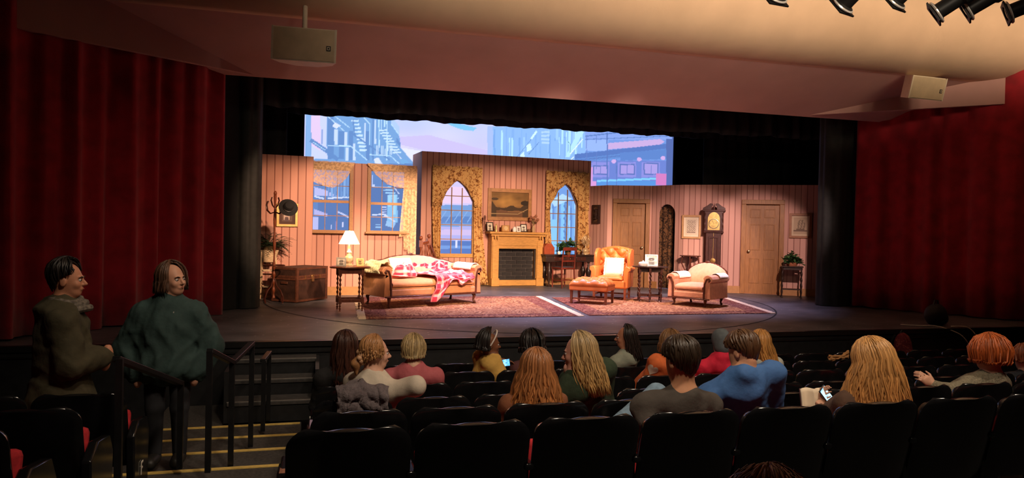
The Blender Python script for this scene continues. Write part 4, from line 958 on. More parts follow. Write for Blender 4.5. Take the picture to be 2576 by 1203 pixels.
deskframe('black framed photo toward the right end of the mantel', mant(1318), MW, .16, .19, m_dkwood, (.80, .70, .58), sd=6)
vase('squat dark bowl on the mantel right end', mant(1331), [(.001, 0), (.03, 0), (.05, .03), (.04, .07), (.02, .075), (.001, .075)], mat('brown_glaze', (.16, .07, .03), .3), 'bowl', 'bowl')
Vf = thing('flower_vase', 'vase of dried flowers at the right end of the mantel', 'vase', mant(1342), MW)
MB().lathe([(.001, 0), (.035, 0), (.05, .06), (.035, .12), (.022, .15), (.028, .165), (.001, .16)], n=16).build('vase_body', mat('tan_pottery', (.45, .28, .14), .5), Vf)
m_dried = mat('dried_flowers', (.28, .10, .05), .8, var=.4, scale=30); m_stem = mat('dry_stem', (.25, .17, .07), .8)
for k in range(9):
    a = 2*math.pi*k/9+.3; rr2 = .03+.10*rnd.random(); h = .26+.14*rnd.random(); p = (rr2*math.cos(a), rr2*math.sin(a)*.6, h)
    MB().tube([(0, 0, .15), (p[0]*.4, p[1]*.4, h*.7), p], .004, 5).build('stem', m_stem, Vf)
    bl = MB()
    for q in range(6): b_ = 2*math.pi*q/6; bl.ell((p[0]+.022*math.cos(b_), p[1]+.012*math.sin(b_*2), p[2]+.022*math.sin(b_)), (.018, .01, .018), 7, 5)
    bl.ell(p, (.014, .014, .014), 7, 5); bl.build('bloom', m_dried, Vf)
Cs = thing('mantel_candlestick', 'dark twisted candlestick left of the fireplace mantel frame', 'candlestick', mant(1219), MW)
MB().lathe([(.001, 0), (.04, 0), (.035, .015), (.012, .03), (.018, .08), (.01, .14), (.02, .2), (.012, .26), (.026, .28), (.02, .3), (.001, .3)], n=12).build('stick', mat('rust_iron', (.14, .05, .03), .6), Cs)
MB().ell((0, 0, .33), (.03, .03, .04), 10, 7).build('finial', mat('rust_iron', (.14, .05, .03), .6), Cs)
# ================================================================== more set dressing
def leafy(mb, base, tip, w_, droop=.0, n=5, curl=0):
    b0 = Vector(base); t0 = Vector(tip); d = t0-b0; L = d.length; side = d.cross(Vector((0, 0, 1)))
    side = side.normalized() if side.length > 1e-6 else Vector((1, 0, 0)); vs = []
    for i in range(n+1):
        t = i/n; p = b0+d*t+Vector((0, 0, -droop*t*t+droop*.6*t)); ww = w_*math.sin(math.pi*(.08+.92*t)**.8)*.5+.0006
        vs += [p-side*ww, p+Vector((0, 0, -ww*.3)), p+side*ww]
    fs = []
    for i in range(n):
        o = i*3; fs += [(o, o+1, o+4, o+3), (o+1, o+2, o+5, o+4)]
    return mb.add(vs, fs)
m_fern = mat('dark_fern_green', (.018, .045, .015), .7, var=.4, scale=12)
m_ivy = mat('ivy_green', (.05, .12, .035), .55, var=.5, scale=16)
# trunk
u2 = np.array([.60, .80]); v2 = np.array([-.80, .60]); A2_ = np.array([-.33, 12.58]); cc = A2_+.42*u2+.25*v2
m_trunk = mat('worn_trunk_leather', (.045, .019, .012), .6, var=.45, scale=9, bump=.2, bscale=30); m_strap = mat('trunk_strap', (.10, .034, .018), .5, var=.35, scale=20)
T = thing('steamer_trunk', 'worn brown steamer trunk between coat stand and lamp table', 'trunk', (cc[0], cc[1], SZ+.001), math.atan2(u2[1], u2[0]))
MB().box((0, 0, .21), (.84, .50, .40)).build('body', m_trunk, T, True, bevel=.01); MB().box((0, 0, .505), (.85, .51, .17)).build('lid', m_trunk, T, True, bevel=.03)
for x in (-.40, .40):
    for y in (-.245, .245): MB().box((x, y, .29), (.055, .035, .56)).build('corner_band', m_strap, T, False, bevel=.004)
for z in (.03, .40, .44, .575): MB().prism([rect(-.43, .43, -.26, .26), rect(-.42, .42, -.25, .25)], z-.018, z+.018).xf(Matrix(((1, 0, 0, 0), (0, 0, 1, 0), (0, 1, 0, 0), (0, 0, 0, 1)))).build('band', m_strap, T, False)
MB().box((.0, -.262, .40), (.07, .02, .12)).build('hasp', m_brass, T, True, bevel=.006); MB().box((-.428, 0, .33), (.02, .14, .04)).build('side_handle', m_strap, T, True, bevel=.006)
for x in (-.2, .2): MB().box((x, -.258, .42), (.04, .015, .07)).build('catch', m_brass, T, True)
# coat stand
T = thing('coat_stand', 'dark bentwood coat stand with hooks, left of the trunk', 'coat stand', (-.69, 12.5, SZ+.001), .3)
pl = MB(); turned(pl, 0, 0, .10, .62, .028, 4); turned(pl, 0, 0, .60, 1.80, .026, 3); pl.ell((0, 0, 1.835), (.028, .028, .045)); pl.build('pole', m_redwood, T)
MB().tube([(.17*math.cos(a), .17*math.sin(a), .64) for a in np.linspace(0, 2*math.pi, 25)], .010, 6).build('umbrella_ring', m_mahog, T)
for k in range(4):
    a = math.pi/2*k+.6; c, s = math.cos(a), math.sin(a)
    MB().tube([(c*.02, s*.02, .42), (c*.06, s*.06, .30), (c*.15, s*.15, .22), (c*.20, s*.20, .12), (c*.19, s*.19, .02)], [.012, .013, .013, .012, .012], 7).build('leg', m_mahog, T)
    MB().tube([(c*.02, s*.02, 1.52), (c*.10, s*.10, 1.50), (c*.17, s*.17, 1.55), (c*.19, s*.19, 1.64), (c*.16, s*.16, 1.70)], [.010, .010, .010, .009, .012], 7).build('hook', m_mahog, T)
    MB().tube([(c*.02, s*.02, 1.60), (c*.06, s*.06, 1.64), (c*.09, s*.09, 1.72), (c*.07, s*.07, 1.77)], .009, 6).build('upper_hook', m_mahog, T)
hat = thing('dark_hat', 'black hat hanging on the right hook of the coat stand', 'hat', (-.475, 12.30, SZ+1.60))
mb = MB(); mb.lathe([(.001, .0), (.15, .0), (.155, .008), (.085, .014), (.08, .07), (.06, .10), (.001, .105)], n=22); mb.xf(Matrix.Rotation(R(25), 4, 'Y') @ Matrix.Rotation(R(62), 4, 'X')); mb.build('felt', mat('black_felt', (.012, .011, .011), .9), hat); 
mb = MB().lathe([(.082, .016), (.088, .018), (.087, .034), (.081, .036)], n=22); mb.xf(Matrix.Rotation(R(25), 4, 'Y') @ Matrix.Rotation(R(62), 4, 'X')); mb.build('band', m_dkwood, hat)
# fern on wicker stand
T = thing('wicker_plant_stand', 'cream wicker plant stand behind the coat stand', 'plant stand', (-.82, 13.22, SZ+.001))
m_wick = mat('cream_wicker', (.66, .47, .28), .8, var=.2, scale=40)
for x in (-.12, .12):
    for y in (-.12, .12): MB().tube([(x*1.2, y*1.2, 0), (x, y, .35), (x*.95, y*.95, .84)], .013, 6).build('leg', m_wick, T)
for z in (.22, .50): MB().prism([rect(-.13, .13, -.13, .13), rect(-.11, .11, -.11, .11)], z, z+.02).xf(Matrix(((1, 0, 0, 0), (0, 0, 1, 0), (0, 1, 0, 0), (0, 0, 0, 1)))).build('rung', m_wick, T, False)
MB().lathe([(.10, .66), (.16, .84), (.165, .87), (.15, .87), (.10, .68)], n=20).build('basket', m_wick, T)
FN = thing('potted_fern', 'dark green fern in a pale pot on the wicker stand', 'fern', (-.82, 13.22, SZ+.685))
MB().lathe([(.001, 0), (.08, 0), (.10, .24), (.11, .26), (.09, .26), (.001, .22)], n=18).build('pot', mat('ochre_pot', (.55, .36, .18), .5), FN)
for k in range(44):
    a = rnd.uniform(0, 6.28); L = rnd.uniform(.28, .50); el = rnd.uniform(-.1, 1.2); tip = (L*math.cos(a)*math.cos(el)*1.1, min(.18, L*math.sin(a)*math.cos(el)), .26+L*math.sin(el)*.9-.08)
    fr_ = MB(); pts = [(0, 0, .24), (tip[0]*.5, tip[1]*.5, tip[2]+.04), tip]
    for j in range(12):
        t = .2+.8*j/11; p = Vector((0, 0, .24)).lerp(Vector(tip), t)+Vector((0, 0, .22*t*(1-t)+.0-.06*t*t))
        d = Vector((-tip[1], tip[0], 0)); d = d.normalized() if d.length > 1e-6 else Vector((1, 0, 0)); ln = .085*math.sin(math.pi*min(.97, t))+.012
        for s in (-1, 1): leafy(fr_, p, p+d*s*ln+Vector((tip[0], tip[1], -.1)).normalized()*ln*.5, .022, .01, 2)
    fr_.build('frond', m_fern, FN, True, 180)
# stair newel and banister in the gap beside the sash window flat
T = thing('banister', 'brown stair newels and sloping banister between the window walls', 'banister', (2.08, 14.9, SZ+.001))
for x, y, h in ((.0, 0, 1.12), (.20, .22, 1.16)):
    nb = MB(); nb.box((x, y, .15), (.09, .09, .30)); turned(nb, x, y, .30, h-.2, .035, 3); nb.box((x, y, h-.14), (.08, .08, .14)); nb.ell((x, y, h-.02), (.04, .04, .05)); nb.build('newel', m_redwood, T)
MB().bar((0, 0, .98), (.20, .22, 1.02), .05, .05).build('handrail', m_redwood, T, False); MB().bar((.20, .22, 1.0), (.42, .62, .62), .05, .06).build('handrail', m_redwood, T, False)
for k in range(3): mb = MB(); turned(mb, .05+.05*k, .055*(k+1), .02, .98, .014, 6); mb.build('baluster', m_redwood, T)
for k in range(3): t = .25+.25*k; mb = MB(); turned(mb, .20+.22*t, .22+.4*t, .02, 1.0-.38*t, .014, 5); mb.build('baluster', m_redwood, T)
# writing desk with turned legs
dx0, dz0 = C0.at(1354, 644, .35); dx1, _ = C0.at(1481, 644, .35)
dx0 += .07; dx1 += .05; DK = C0.world((dx0+dx1)/2, .38); DW = dx1-dx0
T = thing('writing_desk', 'long dark writing desk with bulbous turned legs under the right window', 'desk', (DK[0], DK[1], SZ+.001), C0.ang)
MB().box((0, 0, .735), (DW, .46, .035)).build('top', m_dkwood, T, True, bevel=.008); MB().box((0, 0, .65), (DW-.06, .42, .14)).build('apron', m_dkwood, T, True, bevel=.006)
for x in (-.28, 0, .28): d_ = MB().box((x, -.213, .655), (.25, .012, .09)).build('drawer', m_mahog, T, True, bevel=.004); MB().ell((x, -.226, .655), (.012, .012, .012), 8, 6).build('knob', m_brass, d_)
for x in (-DW/2+.14, DW/2-.14):
    for y in (-.15, .15):
        MB().lathe([(.04, 0), (.045, .03), (.02, .05), (.018, .10), (.03, .14), (.022, .18), (.055, .27), (.07, .34), (.06, .40), (.026, .46), (.03, .50), (.022, .54), (.04, .57), (.04, .60)], (x, y, 0), 14).build('leg', m_dkwood, T)
    MB().bar((x, -.2, .03), (x, .2, .03), .06, .05).build('foot', m_dkwood, T, False)
def ond(x, y, z=.753): p = C0.world((dx0+dx1)/2+x, .38-y); return (p[0], p[1], SZ+z)
BX = thing('letter_box', 'red brown slant topped wooden box on the writing desk', 'box', ond(-DW/2+.17, .02), C0.ang)
MB().prism([[(-.13, 0), (.13, 0), (.13, .15), (.06, .25), (-.07, .25), (-.13, .15)]], -.09, .09).build('case', mat('cherry_box', (.30, .05, .015), .4, var=.2), BX, True, 20, bevel=.006)
for i in range(2):
    for j in range(2): MB().box((.03+.07*i, -.093, .05+.085*j), (.055, .008, .07)).build('small_drawer', mat('cherry_box', (.30, .05, .015), .4, var=.2), BX, True, bevel=.003)
SB = thing('sugar_bowl', 'small white bowl in front of the red box on the desk', 'bowl', ond(-.26, -.14)); MB().lathe([(.001, 0), (.03, 0), (.045, .03), (.04, .055), (.02, .065), (.012, .08), (.001, .082)], n=16).build('body', m_white, SB)
def bushy(name, label, loc, rx, ry, rz, n, pot, m, leaf=.055, seed=1, potm=None, hang=.0):
    r_ = random.Random(seed); T = thing(name, label, 'plant', loc); MB().lathe(pot, n=18).build('pot', potm or mat('terracotta', (.38, .13, .06), .7), T); zt = pot[-1][1] if pot[-1][1] > .05 else max(p[1] for p in pot)
    zt = max(p[1] for p in pot)
    for k in range(n):
        a = r_.uniform(0, 6.28); e = math.acos(r_.uniform(-.25, 1)); q = r_.uniform(.55, 1); tip = Vector((rx*q*math.sin(e)*math.cos(a), ry*q*math.sin(e)*math.sin(a), zt+rz*q*math.cos(e)))
        if tip.z < zt-hang: tip.z = zt-hang*r_.random()
        br = MB(); br.tube([(0, 0, zt-.02), tuple(Vector((tip.x*.5, tip.y*.5, (zt+tip.z)/2+.03))), tuple(tip)], .003, 4)
        for j in range(5):
            p = Vector((tip.x*.5, tip.y*.5, (zt+tip.z)/2+.03)).lerp(tip, j/4); d = Vector((r_.uniform(-1, 1), r_.uniform(-1, 1), r_.uniform(-.4, .7))).normalized(); leafy(br, p, p+d*leaf*r_.uniform(.7, 1.2), leaf*.75, .01, 3)
        br.build('branch', m, T, True, 180)
    return T
bushy('desk_plant', 'leafy green plant spreading across the writing desk', ond(.04, .02), .34, .18, .26, 60, [(.001, 0), (.06, 0), (.08, .10), (.085, .11), (.001, .10)], m_ivy, .09, 3, mat('brown_planter', (.2, .09, .04), .5), .06)
# electric fan shaped metal ornament: round cage over a round base
FA = thing('brass_table_fan', 'round brass table fan at the right end of the desk', 'fan', ond(DW/2-.14, .03), C0.ang)
m_oldbr = mat('antique_brass', (.55, .36, .18), .4, .25, var=.25, scale=14)
MB().lathe([(.001, 0), (.085, 0), (.08, .03), (.06, .05), (.05, .12), (.02, .16), (.016, .24), (.001, .25)], n=20).build('base', m_oldbr, FA)
mb = MB(); mb.ell((0, .0, .085), (.085, .07, .075), 16, 10); mb.build('motor_drum', m_oldbr, FA)
cg = MB()
for r_ in (.05, .09, .125): cg.tube([(r_*math.cos(a), -.07+.03*(r_/.125)**2, .335+r_*math.sin(a)) for a in np.linspace(0, 2*math.pi, 29)], .0045, 5)
for k in range(16): a = 2*math.pi*k/16; cg.tube([(.02*math.cos(a), -.075, .335+.02*math.sin(a)), (.125*math.cos(a), -.04, .335+.125*math.sin(a)), (.06*math.cos(a), .05, .335+.06*math.sin(a))], .003, 4)
cg.build('cage', m_oldbr, FA)
for k in range(4):
    a = math.pi/2*k+.4; bl = MB().grid(lambda u, v: ((.02+.085*u)*math.cos(a+(v-.5)*.9), -.03+.02*(v-.5), .335+(.02+.085*u)*math.sin(a+(v-.5)*.9)), 6, 6); bl.build('blade', mat('pale_brass', (.72, .52, .30), .4, .2), FA, True, 180, solid=.002)
MB().ell((0, .0, .335), (.035, .06, .035), 12, 8).build('motor', m_oldbr, FA)
# desk chair
ca, _ = C0.at(1418, 700, .85); cl = C0.world(ca, .82)
T = thing('desk_chair', 'red brown open back wooden chair at the writing desk', 'chair', (cl[0], cl[1], SZ+.001), C0.ang+math.pi+.25)
m_ch = mat('cherry_chair', (.14, .022, .012), .35, var=.25)
MB().box((0, 0, .45), (.40, .38, .035)).build('seat', m_ch, T, True, bevel=.01); MB().box((0, 0, .475), (.36, .34, .025)).build('seat_pad', mat('dark_pad', (.05, .03, .03), .8), T, True, bevel=.01)
for x in (-.18, .18):
    MB().tube([(x, -.17, 0), (x, -.17, .44)], [.014, .02], 8).build('leg', m_ch, T); MB().tube([(x*1.03, .20, 0), (x, .17, .44), (x, .19, .70), (x*1.05, .24, .93)], [.015, .019, .017, .015], 8).build('rear_post', m_ch, T); MB().bar((x, -.17, .17), (x, .18, .17), .018, .02).build('stretcher', m_ch, T, False)
MB().bar((-.19, .238, .90), (.19, .238, .90), .022, .075).build('top_rail', m_ch, T, False); MB().bar((-.18, .20, .74), (.18, .20, .74), .018, .03).build('back_slat', m_ch, T, False); MB().bar((-.18, .19, .62), (.18, .19, .62), .018, .035).build('back_slat', m_ch, T, False)
MB().ell((0, .20, .74), (.05, .014, .035), 12, 8).build('back_ornament', m_ch, T); MB().bar((-.18, 0, .17), (.18, 0, .17), .018, .02).build('stretcher', m_ch, T, False)
# grandfather clock
c0, _ = R4.at(1769, 640, .12); c1, _ = R4.at(1819, 640, .12); _, ctop = R4.at(1800, 530, .12); CW = (c1-c0); cx = (c0+c1)/2
T = thing('grandfather_clock', 'tall dark mahogany grandfather clock with brass dial beside the right door', 'clock', R4.world(cx, .15, .001), R4.ang)
hz = ctop-.50; ww = CW*.78
MB().box((0, 0, .22), (CW, .27, .44)).build('base', m_mahog, T, True, bevel=.01); MB().box((0, 0, .455), (CW*.92, .25, .03)).build('base_moulding', m_mahog, T, True, bevel=.008)
MB().box((0, .01, (.47+hz)/2), (ww, .22, hz-.47)).build('trunk', m_mahog, T, True, bevel=.01); MB().prism([rect(-ww*.3, ww*.3, .56, hz-.08), rect(-ww*.24, ww*.24, .60, hz-.12)], -.125, -.10).build('trunk_door', m_mahog, T, True, bevel=.004)
MB().lathe([(.001, 0), (.055, 0), (.055, .012), (.001, .016)], n=20).xf(Matrix.Translation((0, -.106, .72)) @ Matrix.Rotation(R(90), 4, 'X')).build('pendulum', m_brass, T); MB().box((0, -.104, (.72+hz)/2), (.01, .004, hz-.72)).build('pendulum_rod', m_brass, T, False)
MB().box((0, 0, hz+.015), (CW*1.0, .27, .03)).build('hood_moulding', m_mahog, T, True, bevel=.008)
hd = MB().box((0, 0, hz+.26), (CW*.96, .25, .46)).build('hood', m_mahog, T, True, bevel=.008); MB().box((0, 0, ctop-.005), (CW*1.14, .29, .035)).build('cornice', m_mahog, T, True, bevel=.008)
for s in (-1, 1):
    mb = MB(); turned(mb, s*CW*.44, -.13, hz+.04, hz+.44, .016, 3); mb.build('hood_column', m_mahog, T)
    pd = [(s*CW*.56, ctop+.01), (s*CW*.56, ctop+.05), (s*CW*.36, ctop+.10), (s*CW*.20, ctop+.155), (s*CW*.07, ctop+.15), (s*CW*.05, ctop+.11), (s*CW*.13, ctop+.09), (s*CW*.14, ctop+.01)]
    MB().prism([pd if s < 0 else pd[::-1]], -.14, -.09).build('swan_neck', m_mahog, T, True, 30, bevel=.004)
MB().lathe([(.001, 0), (.02, 0), (.012, .03), (.024, .07), (.010, .11), (.001, .16)], (0, -.115, ctop+.01), 12).build('finial', m_mahog, T)
dw = CW*.30; ar = [(-dw, hz+.06), (dw, hz+.06), (dw, hz+.30)]+[(dw*math.cos(math.pi*k/12), hz+.30+.16*math.sin(math.pi*k/12)) for k in range(1, 12)]+[(-dw, hz+.30)]
MB().prism([ar], -.135, -.124).build('dial_plate', mat('bright_brass_dial', (.80, .56, .20), .28, .9, var=.25, scale=20), T, True); 
MB().tube([(dw*.82*math.cos(a), -.138, hz+.20+dw*.82*math.sin(a)) for a in np.linspace(0, 2*math.pi, 33)], .009, 5).build('chapter_ring', mat('silver_ring', (.75, .68, .5), .3, .8), T)
MB().bar((0, -.142, hz+.20), (-.03, -.142, hz+.27), .008, .003).build('hour_hand', m_iron, T, False); MB().bar((0, -.144, hz+.20), (.07, -.144, hz+.23), .006, .003).build('minute_hand', m_iron, T, False)
# corner stand left of the clock
qa, qz = R4.at(1734, 656, .2); ql = R4.world(qa+.02, .24)
T = thing('half_round_stand', 'small dark half round stand under the script sampler', 'stand', (ql[0], ql[1], SZ+.001), R4.ang)
MB().lathe([(.001, .80), (.22, .80), (.23, .81), (.23, .82), (.001, .825)], n=28, sy=.8).build('top', m_rose, T, True, 30)
for a in (200, 270, 340): c, s = math.cos(R(a)), math.sin(R(a))*.8; MB().tube([(c*.18, s*.18, .80), (c*.20, s*.20, .66), (c*.10, s*.10, .45), (c*.13, s*.13, .2), (c*.20, s*.20, .0)], [.018, .014, .012, .012, .014], 8).build('leg', m_rose, T)
MB().lathe([(.02, 0), (.035, .08), (.02, .18), (.045, .26), (.06, .33)], (0, 0, .46), 12).build('carved_drop', m_rose, T); MB().lathe([(.001, .44), (.12, .44), (.125, .455), (.001, .46)], n=18, sy=.8).build('lower_shelf', m_rose, T)
# plant stand at the right
PS = onz(2002, 752)
T = thing('plant_table', 'slim dark plant table at the right end of the set', 'table', (9.72, 13.08, SZ+.001), R4.ang)
MB().box((0, 0, .66), (.44, .26, .025)).build('top', m_dkwood, T, True, bevel=.006); MB().box((0, 0, .62), (.38, .2, .05)).build('apron', m_dkwood, T, False)
for x in (-.19, .19):
    for y in (-.1, .1): mb = MB(); turned(mb, x, y, 0, .64, .017, 5); mb.build('leg', m_dkwood, T)
MB().box((0, 0, .18), (.36, .18, .02)).build('lower_shelf', m_dkwood, T, False)
bushy('potted_ivy', 'bushy green potted plant on the slim table by the right framed sketch', (9.72, 13.08, SZ+.675), .27, .17, .24, 50, [(.001, 0), (.09, 0), (.12, .06), (.125, .075), (.001, .07)], m_ivy, .085, 8, None, .05)
# ------------------------------------------------------------------ loudspeakers hung from the header
m_spk = mat('off_white_speaker', (.72, .64, .50), .6, var=.05); m_spkg = mat('speaker_grille', (.62, .50, .33), .75, var=.12, scale=5, bump=.15, bscale=160)
def speaker(label, c, rz, pitch, roll, W, H, D, hang):
    T = thing('loudspeaker', label, 'loudspeaker', c); q = Matrix.Rotation(rz, 4, 'Z') @ Matrix.Rotation(pitch, 4, 'X') @ Matrix.Rotation(roll, 4, 'Y')
    pl = [(-W/2, 0), (W/2, 0), (W*.42, D*.55), (W*.18, D), (-W*.18, D), (-W*.42, D*.55)]
    b = MB(); n = 6; b.v = [(x, y, -H/2) for x, y in pl]+[(x, y, H/2) for x, y in pl]; b.f = [tuple(range(n))[::-1], tuple(range(n, 2*n))]+[(i, (i+1) % n, n+(i+1) % n, n+i) for i in range(n)]
    b.xf(q); b.build('cabinet', m_spk, T, False, bevel=.006)
    MB().box((0, -.008, 0), (W-.04, .012, H-.03)).xf(q).build('grille', m_spkg, T, False)
    bd = MB().box((W*.38, -.017, -H*.08), (.05, .006, .06)).xf(q).build('badge', m_iron, T, False); MB().prism([rect(W*.38-.017, W*.38+.017, -H*.08-.018, -H*.08+.018), rect(W*.38-.010, W*.38+.010, -H*.08-.010, -H*.08+.010)], -.0225, -.0205).xf(q).build('badge_mark', m_spk, bd, False)
    for s in (-1, 1): MB().box((s*(W/2-.012), -.006, 0), (.024, .02, H)).xf(q).build('edge_strip', m_spk, T, False)
    MB().cyl((0, D*.5, H*.3), (hang[0], hang[1], hang[2]), .03, .03, 10).build('hanger', m_spk, T); 
    return T
sp1 = ony(765, 112, 9.0); speaker('off white loudspeaker hanging above the left end of the stage', tuple(sp1), R(-7), R(2), R(1.2), .76, .40, .34, (0, .3, .55))
sp2 = ony(2333, 222, 9.4); speaker('off white loudspeaker hanging above the right red curtain', tuple(sp2), R(3), R(14), R(0), .72, .36, .36, (-.12, .25, .40))
# ------------------------------------------------------------------ theatre spotlights on the bar over the house
m_can = mat('black_lamp_can', (.012, .012, .012), .45); m_rimglint = mat('rim_highlight', (.85, .80, .72), .25, .4)
def fixture(px, py, Y, dirv, label):
    c = ony(px, py, Y); d = Vector(dirv).normalized(); T = thing('stage_spotlight', label, 'stage light', tuple(c), 0, 'stage spotlights on the ceiling bar')
    q = d.to_track_quat('Z', 'Y').to_matrix().to_4x4()
    MB().lathe([(.001, -.42), (.06, -.42), (.085, -.36), (.085, -.18), (.07, -.16), (.07, .02), (.095, .03), (.095, .055), (.075, .055), (.07, .03)], n=18).xf(q).build('barrel', m_can, T, True, 35)
    MB().prism([[(-.10, -.10), (.10, -.10), (.10, .10), (-.10, .10)], [(.07*math.cos(-2*math.pi*k/16), .07*math.sin(-2*math.pi*k/16)) for k in range(16)]], .0, .014).xf(q @ Matrix.Translation((0, 0, .06)) @ Matrix.Rotation(R(90), 4, 'X')).build('gel_frame', m_can, T, False)
    MB().tube([(.098*math.cos(a), .098*math.sin(a), .042) for a in np.linspace(0, 2*math.pi, 25)], .011, 6).xf(q).build('lens_rim', m_rimglint, T)  # rim made pale to stand in for its reflected highlights
    up = Vector((0, 0, 1)); mb = MB(); mb.tube([tuple(Vector((0, 0, 0))-d*.2+Vector((.1, 0, 0))), (.1, 0, .22), (0, 0, .30), (-.1, 0, .22), tuple(Vector((0, 0, 0))-d*.2+Vector((-.1, 0, 0)))], .012, 6); mb.build('yoke', m_can, T)
    MB().box((0, 0, .33), (.06, .06, .08)).build('clamp', m_can, T, False)
    return T
fx = [(1958, -22, (-.1, .8, -.7), 'leftmost stage spotlight, only its rim showing at the ceiling edge'), (2130, 2, (-.25, .75, -.6), 'stage spotlight second from the left along the ceiling bar'), (2262, -8, (-.25, .75, -.6), 'stage spotlight third from the left along the ceiling bar'),
      (2368, 24, (-.55, .6, -.5), 'stage spotlight leaning left, third from the right on the bar'), (2446, 18, (-.55, .6, -.45), 'stage spotlight second from the right on the ceiling bar'), (2552, 26, (-.6, .6, -.3), 'rightmost stage spotlight above the right speaker')]
bz = []
for px, py, d, l in fx: t_ = fixture(px, py, 5.2, d, l); bz.append(t_.location.copy())
bar = thing('lighting_bar', 'black ceiling pipe carrying the row of stage spotlights', 'pipe', (0, 0, 0))
MB().cyl((bz[0].x-1.5, 5.2, bz[2].z+.37), (bz[-1].x+1.5, 5.2, bz[2].z+.37), .025).build('pipe', m_can, bar)
for x in (bz[0].x-1, bz[3].x, bz[-1].x+1): MB().cyl((x, 5.2, bz[2].z+.37), (x, 5.2, 6.42), .012).build('hanger_rod', m_can, bar)
# ------------------------------------------------------------------ things left on the right of the apron
bp_ = onz(2275, 862, SZ-.05)
# ================================================================== theatre seats
m_seatpl = mat('black_seat_plastic', (.008, .008, .009), .16, var=.3, scale=8, spec=.5)
m_seatfab = mat('red_seat_fabric', (.50, .022, .03), .85, var=.25, scale=40, bump=.1)
m_cap = mat('white_bolt_cap', (.7, .66, .58), .4)
def seat_proto(down):
    T = thing('theatre_seat', 'x', 'seat')
    def shell(u, t):
        v = 1-(1-t)**1.7; z = .34+.50*v; dz = .50*(1-v); rc = .075; ins = 0 if dz >= rc else rc-math.sqrt(max(0, rc*rc-(rc-dz)**2)); w_ = .268-ins; x = (2*u-1)*w_
        return (x, .10-.12*v+.035*abs(2*u-1)**2.2, z-.010*(2*u-1)**2*v)
    MB().grid(shell, 17, 18).build('back_shell', m_seatpl, T, True, 180, solid=.032, bevel=.007)
    MB().grid(lambda u, v: (lambda p: (p[0]*.93, p[1]+.035-.01*math.sin(math.pi*v), .37+(p[2]-.34)*.88))(shell(u, v)), 11, 9).build('back_pad', m_seatfab, T, True, 180, solid=.03)
    if down: MB().box((0, .30, .415), (.49, .42, .08)).build('seat_cushion', m_seatfab, T, True, bevel=.03)
    else: MB().box((0, .20, .50), (.49, .085, .36), rot=(R(-12), 0, 0)).build('seat_cushion', m_seatfab, T, True, bevel=.03)
    return T
p_up = seat_proto(False); p_dn = seat_proto(True)
def arm_proto():
    mb = MB().box((0, .22, .60), (.048, .36, .035)); return mb
arm_me = arm_proto().build('armrest', m_seatpl, None, True, bevel=.012); std_me = MB().box((0, .2, .31), (.03, .20, .56)).build('standard', m_seatpl, None, False, bevel=.006)
end_me = MB().prism([[(.02, .0), (.36, .0), (.40, .50), (.34, .60), (.10, .63), (-.02, .56)]], -.025, .025).xf(Matrix(((0, 1, 0, 0), (1, 0, 0, 0), (0, 0, 1, 0), (0, 0, 0, 1)))).build('end_panel', m_seatpl, None, True, 30, bevel=.01)
cap_me = MB().lathe([(.001, 0), (.013, 0), (.012, .006), (.001, .008)], n=12).xf(Matrix.Translation((-.026, .06, .585)) @ Matrix.Rotation(R(-90), 4, 'Y')).build('bolt_cap', m_cap, None)
def addpart(src, parent, x):
    o = src.copy(); COL.objects.link(o); o.parent = parent; o.location = (x, 0, 0); return o
ORD = ['first', 'second', 'third', 'fourth', 'fifth', 'sixth', 'seventh', 'eighth', 'ninth', 'tenth', 'eleventh', 'twelfth', 'thirteenth', 'fourteenth', 'fifteenth', 'sixteenth', 'seventeenth']
ROWN = dict(A='nearest row', B='second nearest row', C='third nearest row', D='fourth nearest row', E='fifth nearest row', F='row closest to the stage')
def floor_at(Y):
    return float(np.interp(Y, [p[0] for p in pr], [p[1] for p in pr]))
X0 = dict(A=-.127, B=-.03, C=-.02, D=0.0, E=.02, F=.05)
NS = dict(A=10, B=12, C=13, D=14, E=16, F=17)
OCC = dict(A={3, 4, 5}, B={2, 3, 8}, C={0, 9}, D={0, 1, 5, 6, 7}, E={1, 3, 5}, F=set())
def place_seat(x, y, top, label, dn, first, last, zoff=0):
    src = p_dn if dn else p_up
    s_ = copy_tree(src); s_.location = (x, y, top-.84); s_['label'] = label; s_['group'] = 'theatre seats'
    addpart(arm_me, s_, -.28); addpart(std_me, s_, -.28)
    if first: addpart(end_me, s_, -.285); addpart(cap_me, s_, -.285)
    if last: addpart(arm_me, s_, .28); addpart(std_me, s_, .28)
    return s_
for r_, y, top in ROWS:
    for i in range(NS[r_]):
        place_seat(X0[r_]+.28+.56*i, y, top, f'black theatre seat in the {ROWN[r_]}, {ORD[i]} from the aisle steps', i in OCC[r_], i == 0, i == NS[r_]-1)
for r_, y, top in (('A', 3.2, 1.53), ('B', 4.12, 1.37), ('C', 5.03, 1.24)):
    for i in range(3 if r_ != 'A' else 2):
        s_ = place_seat(-1.12-.28-.56*i-.03, y, top, f'black theatre seat left of the aisle, {ROWN[r_]}, {ORD[i]} from the steps', r_ == 'A' and i == 1, False, False)
        if i == 0:
            e = addpart(end_me, s_, .30); l = MB(); q_ = .20 if r_ == 'A' else 0
            l.box((.331, .15+q_, .30), (.004, .012, .085)); l.box((.331, .174+q_, .336), (.004, .045, .012)); l.box((.331, .168+q_, .30), (.004, .032, .011)); l.build('row_letter', m_cap, s_, False)
for o in (p_up, p_dn):
    for ch in list(o.children): bpy.data.objects.remove(ch, do_unlink=True)
    bpy.data.objects.remove(o, do_unlink=True)
for o in (arm_me, std_me, end_me, cap_me): bpy.data.objects.remove(o, do_unlink=True)
# seat and low platform for the person right in front of the camera
s_ = None
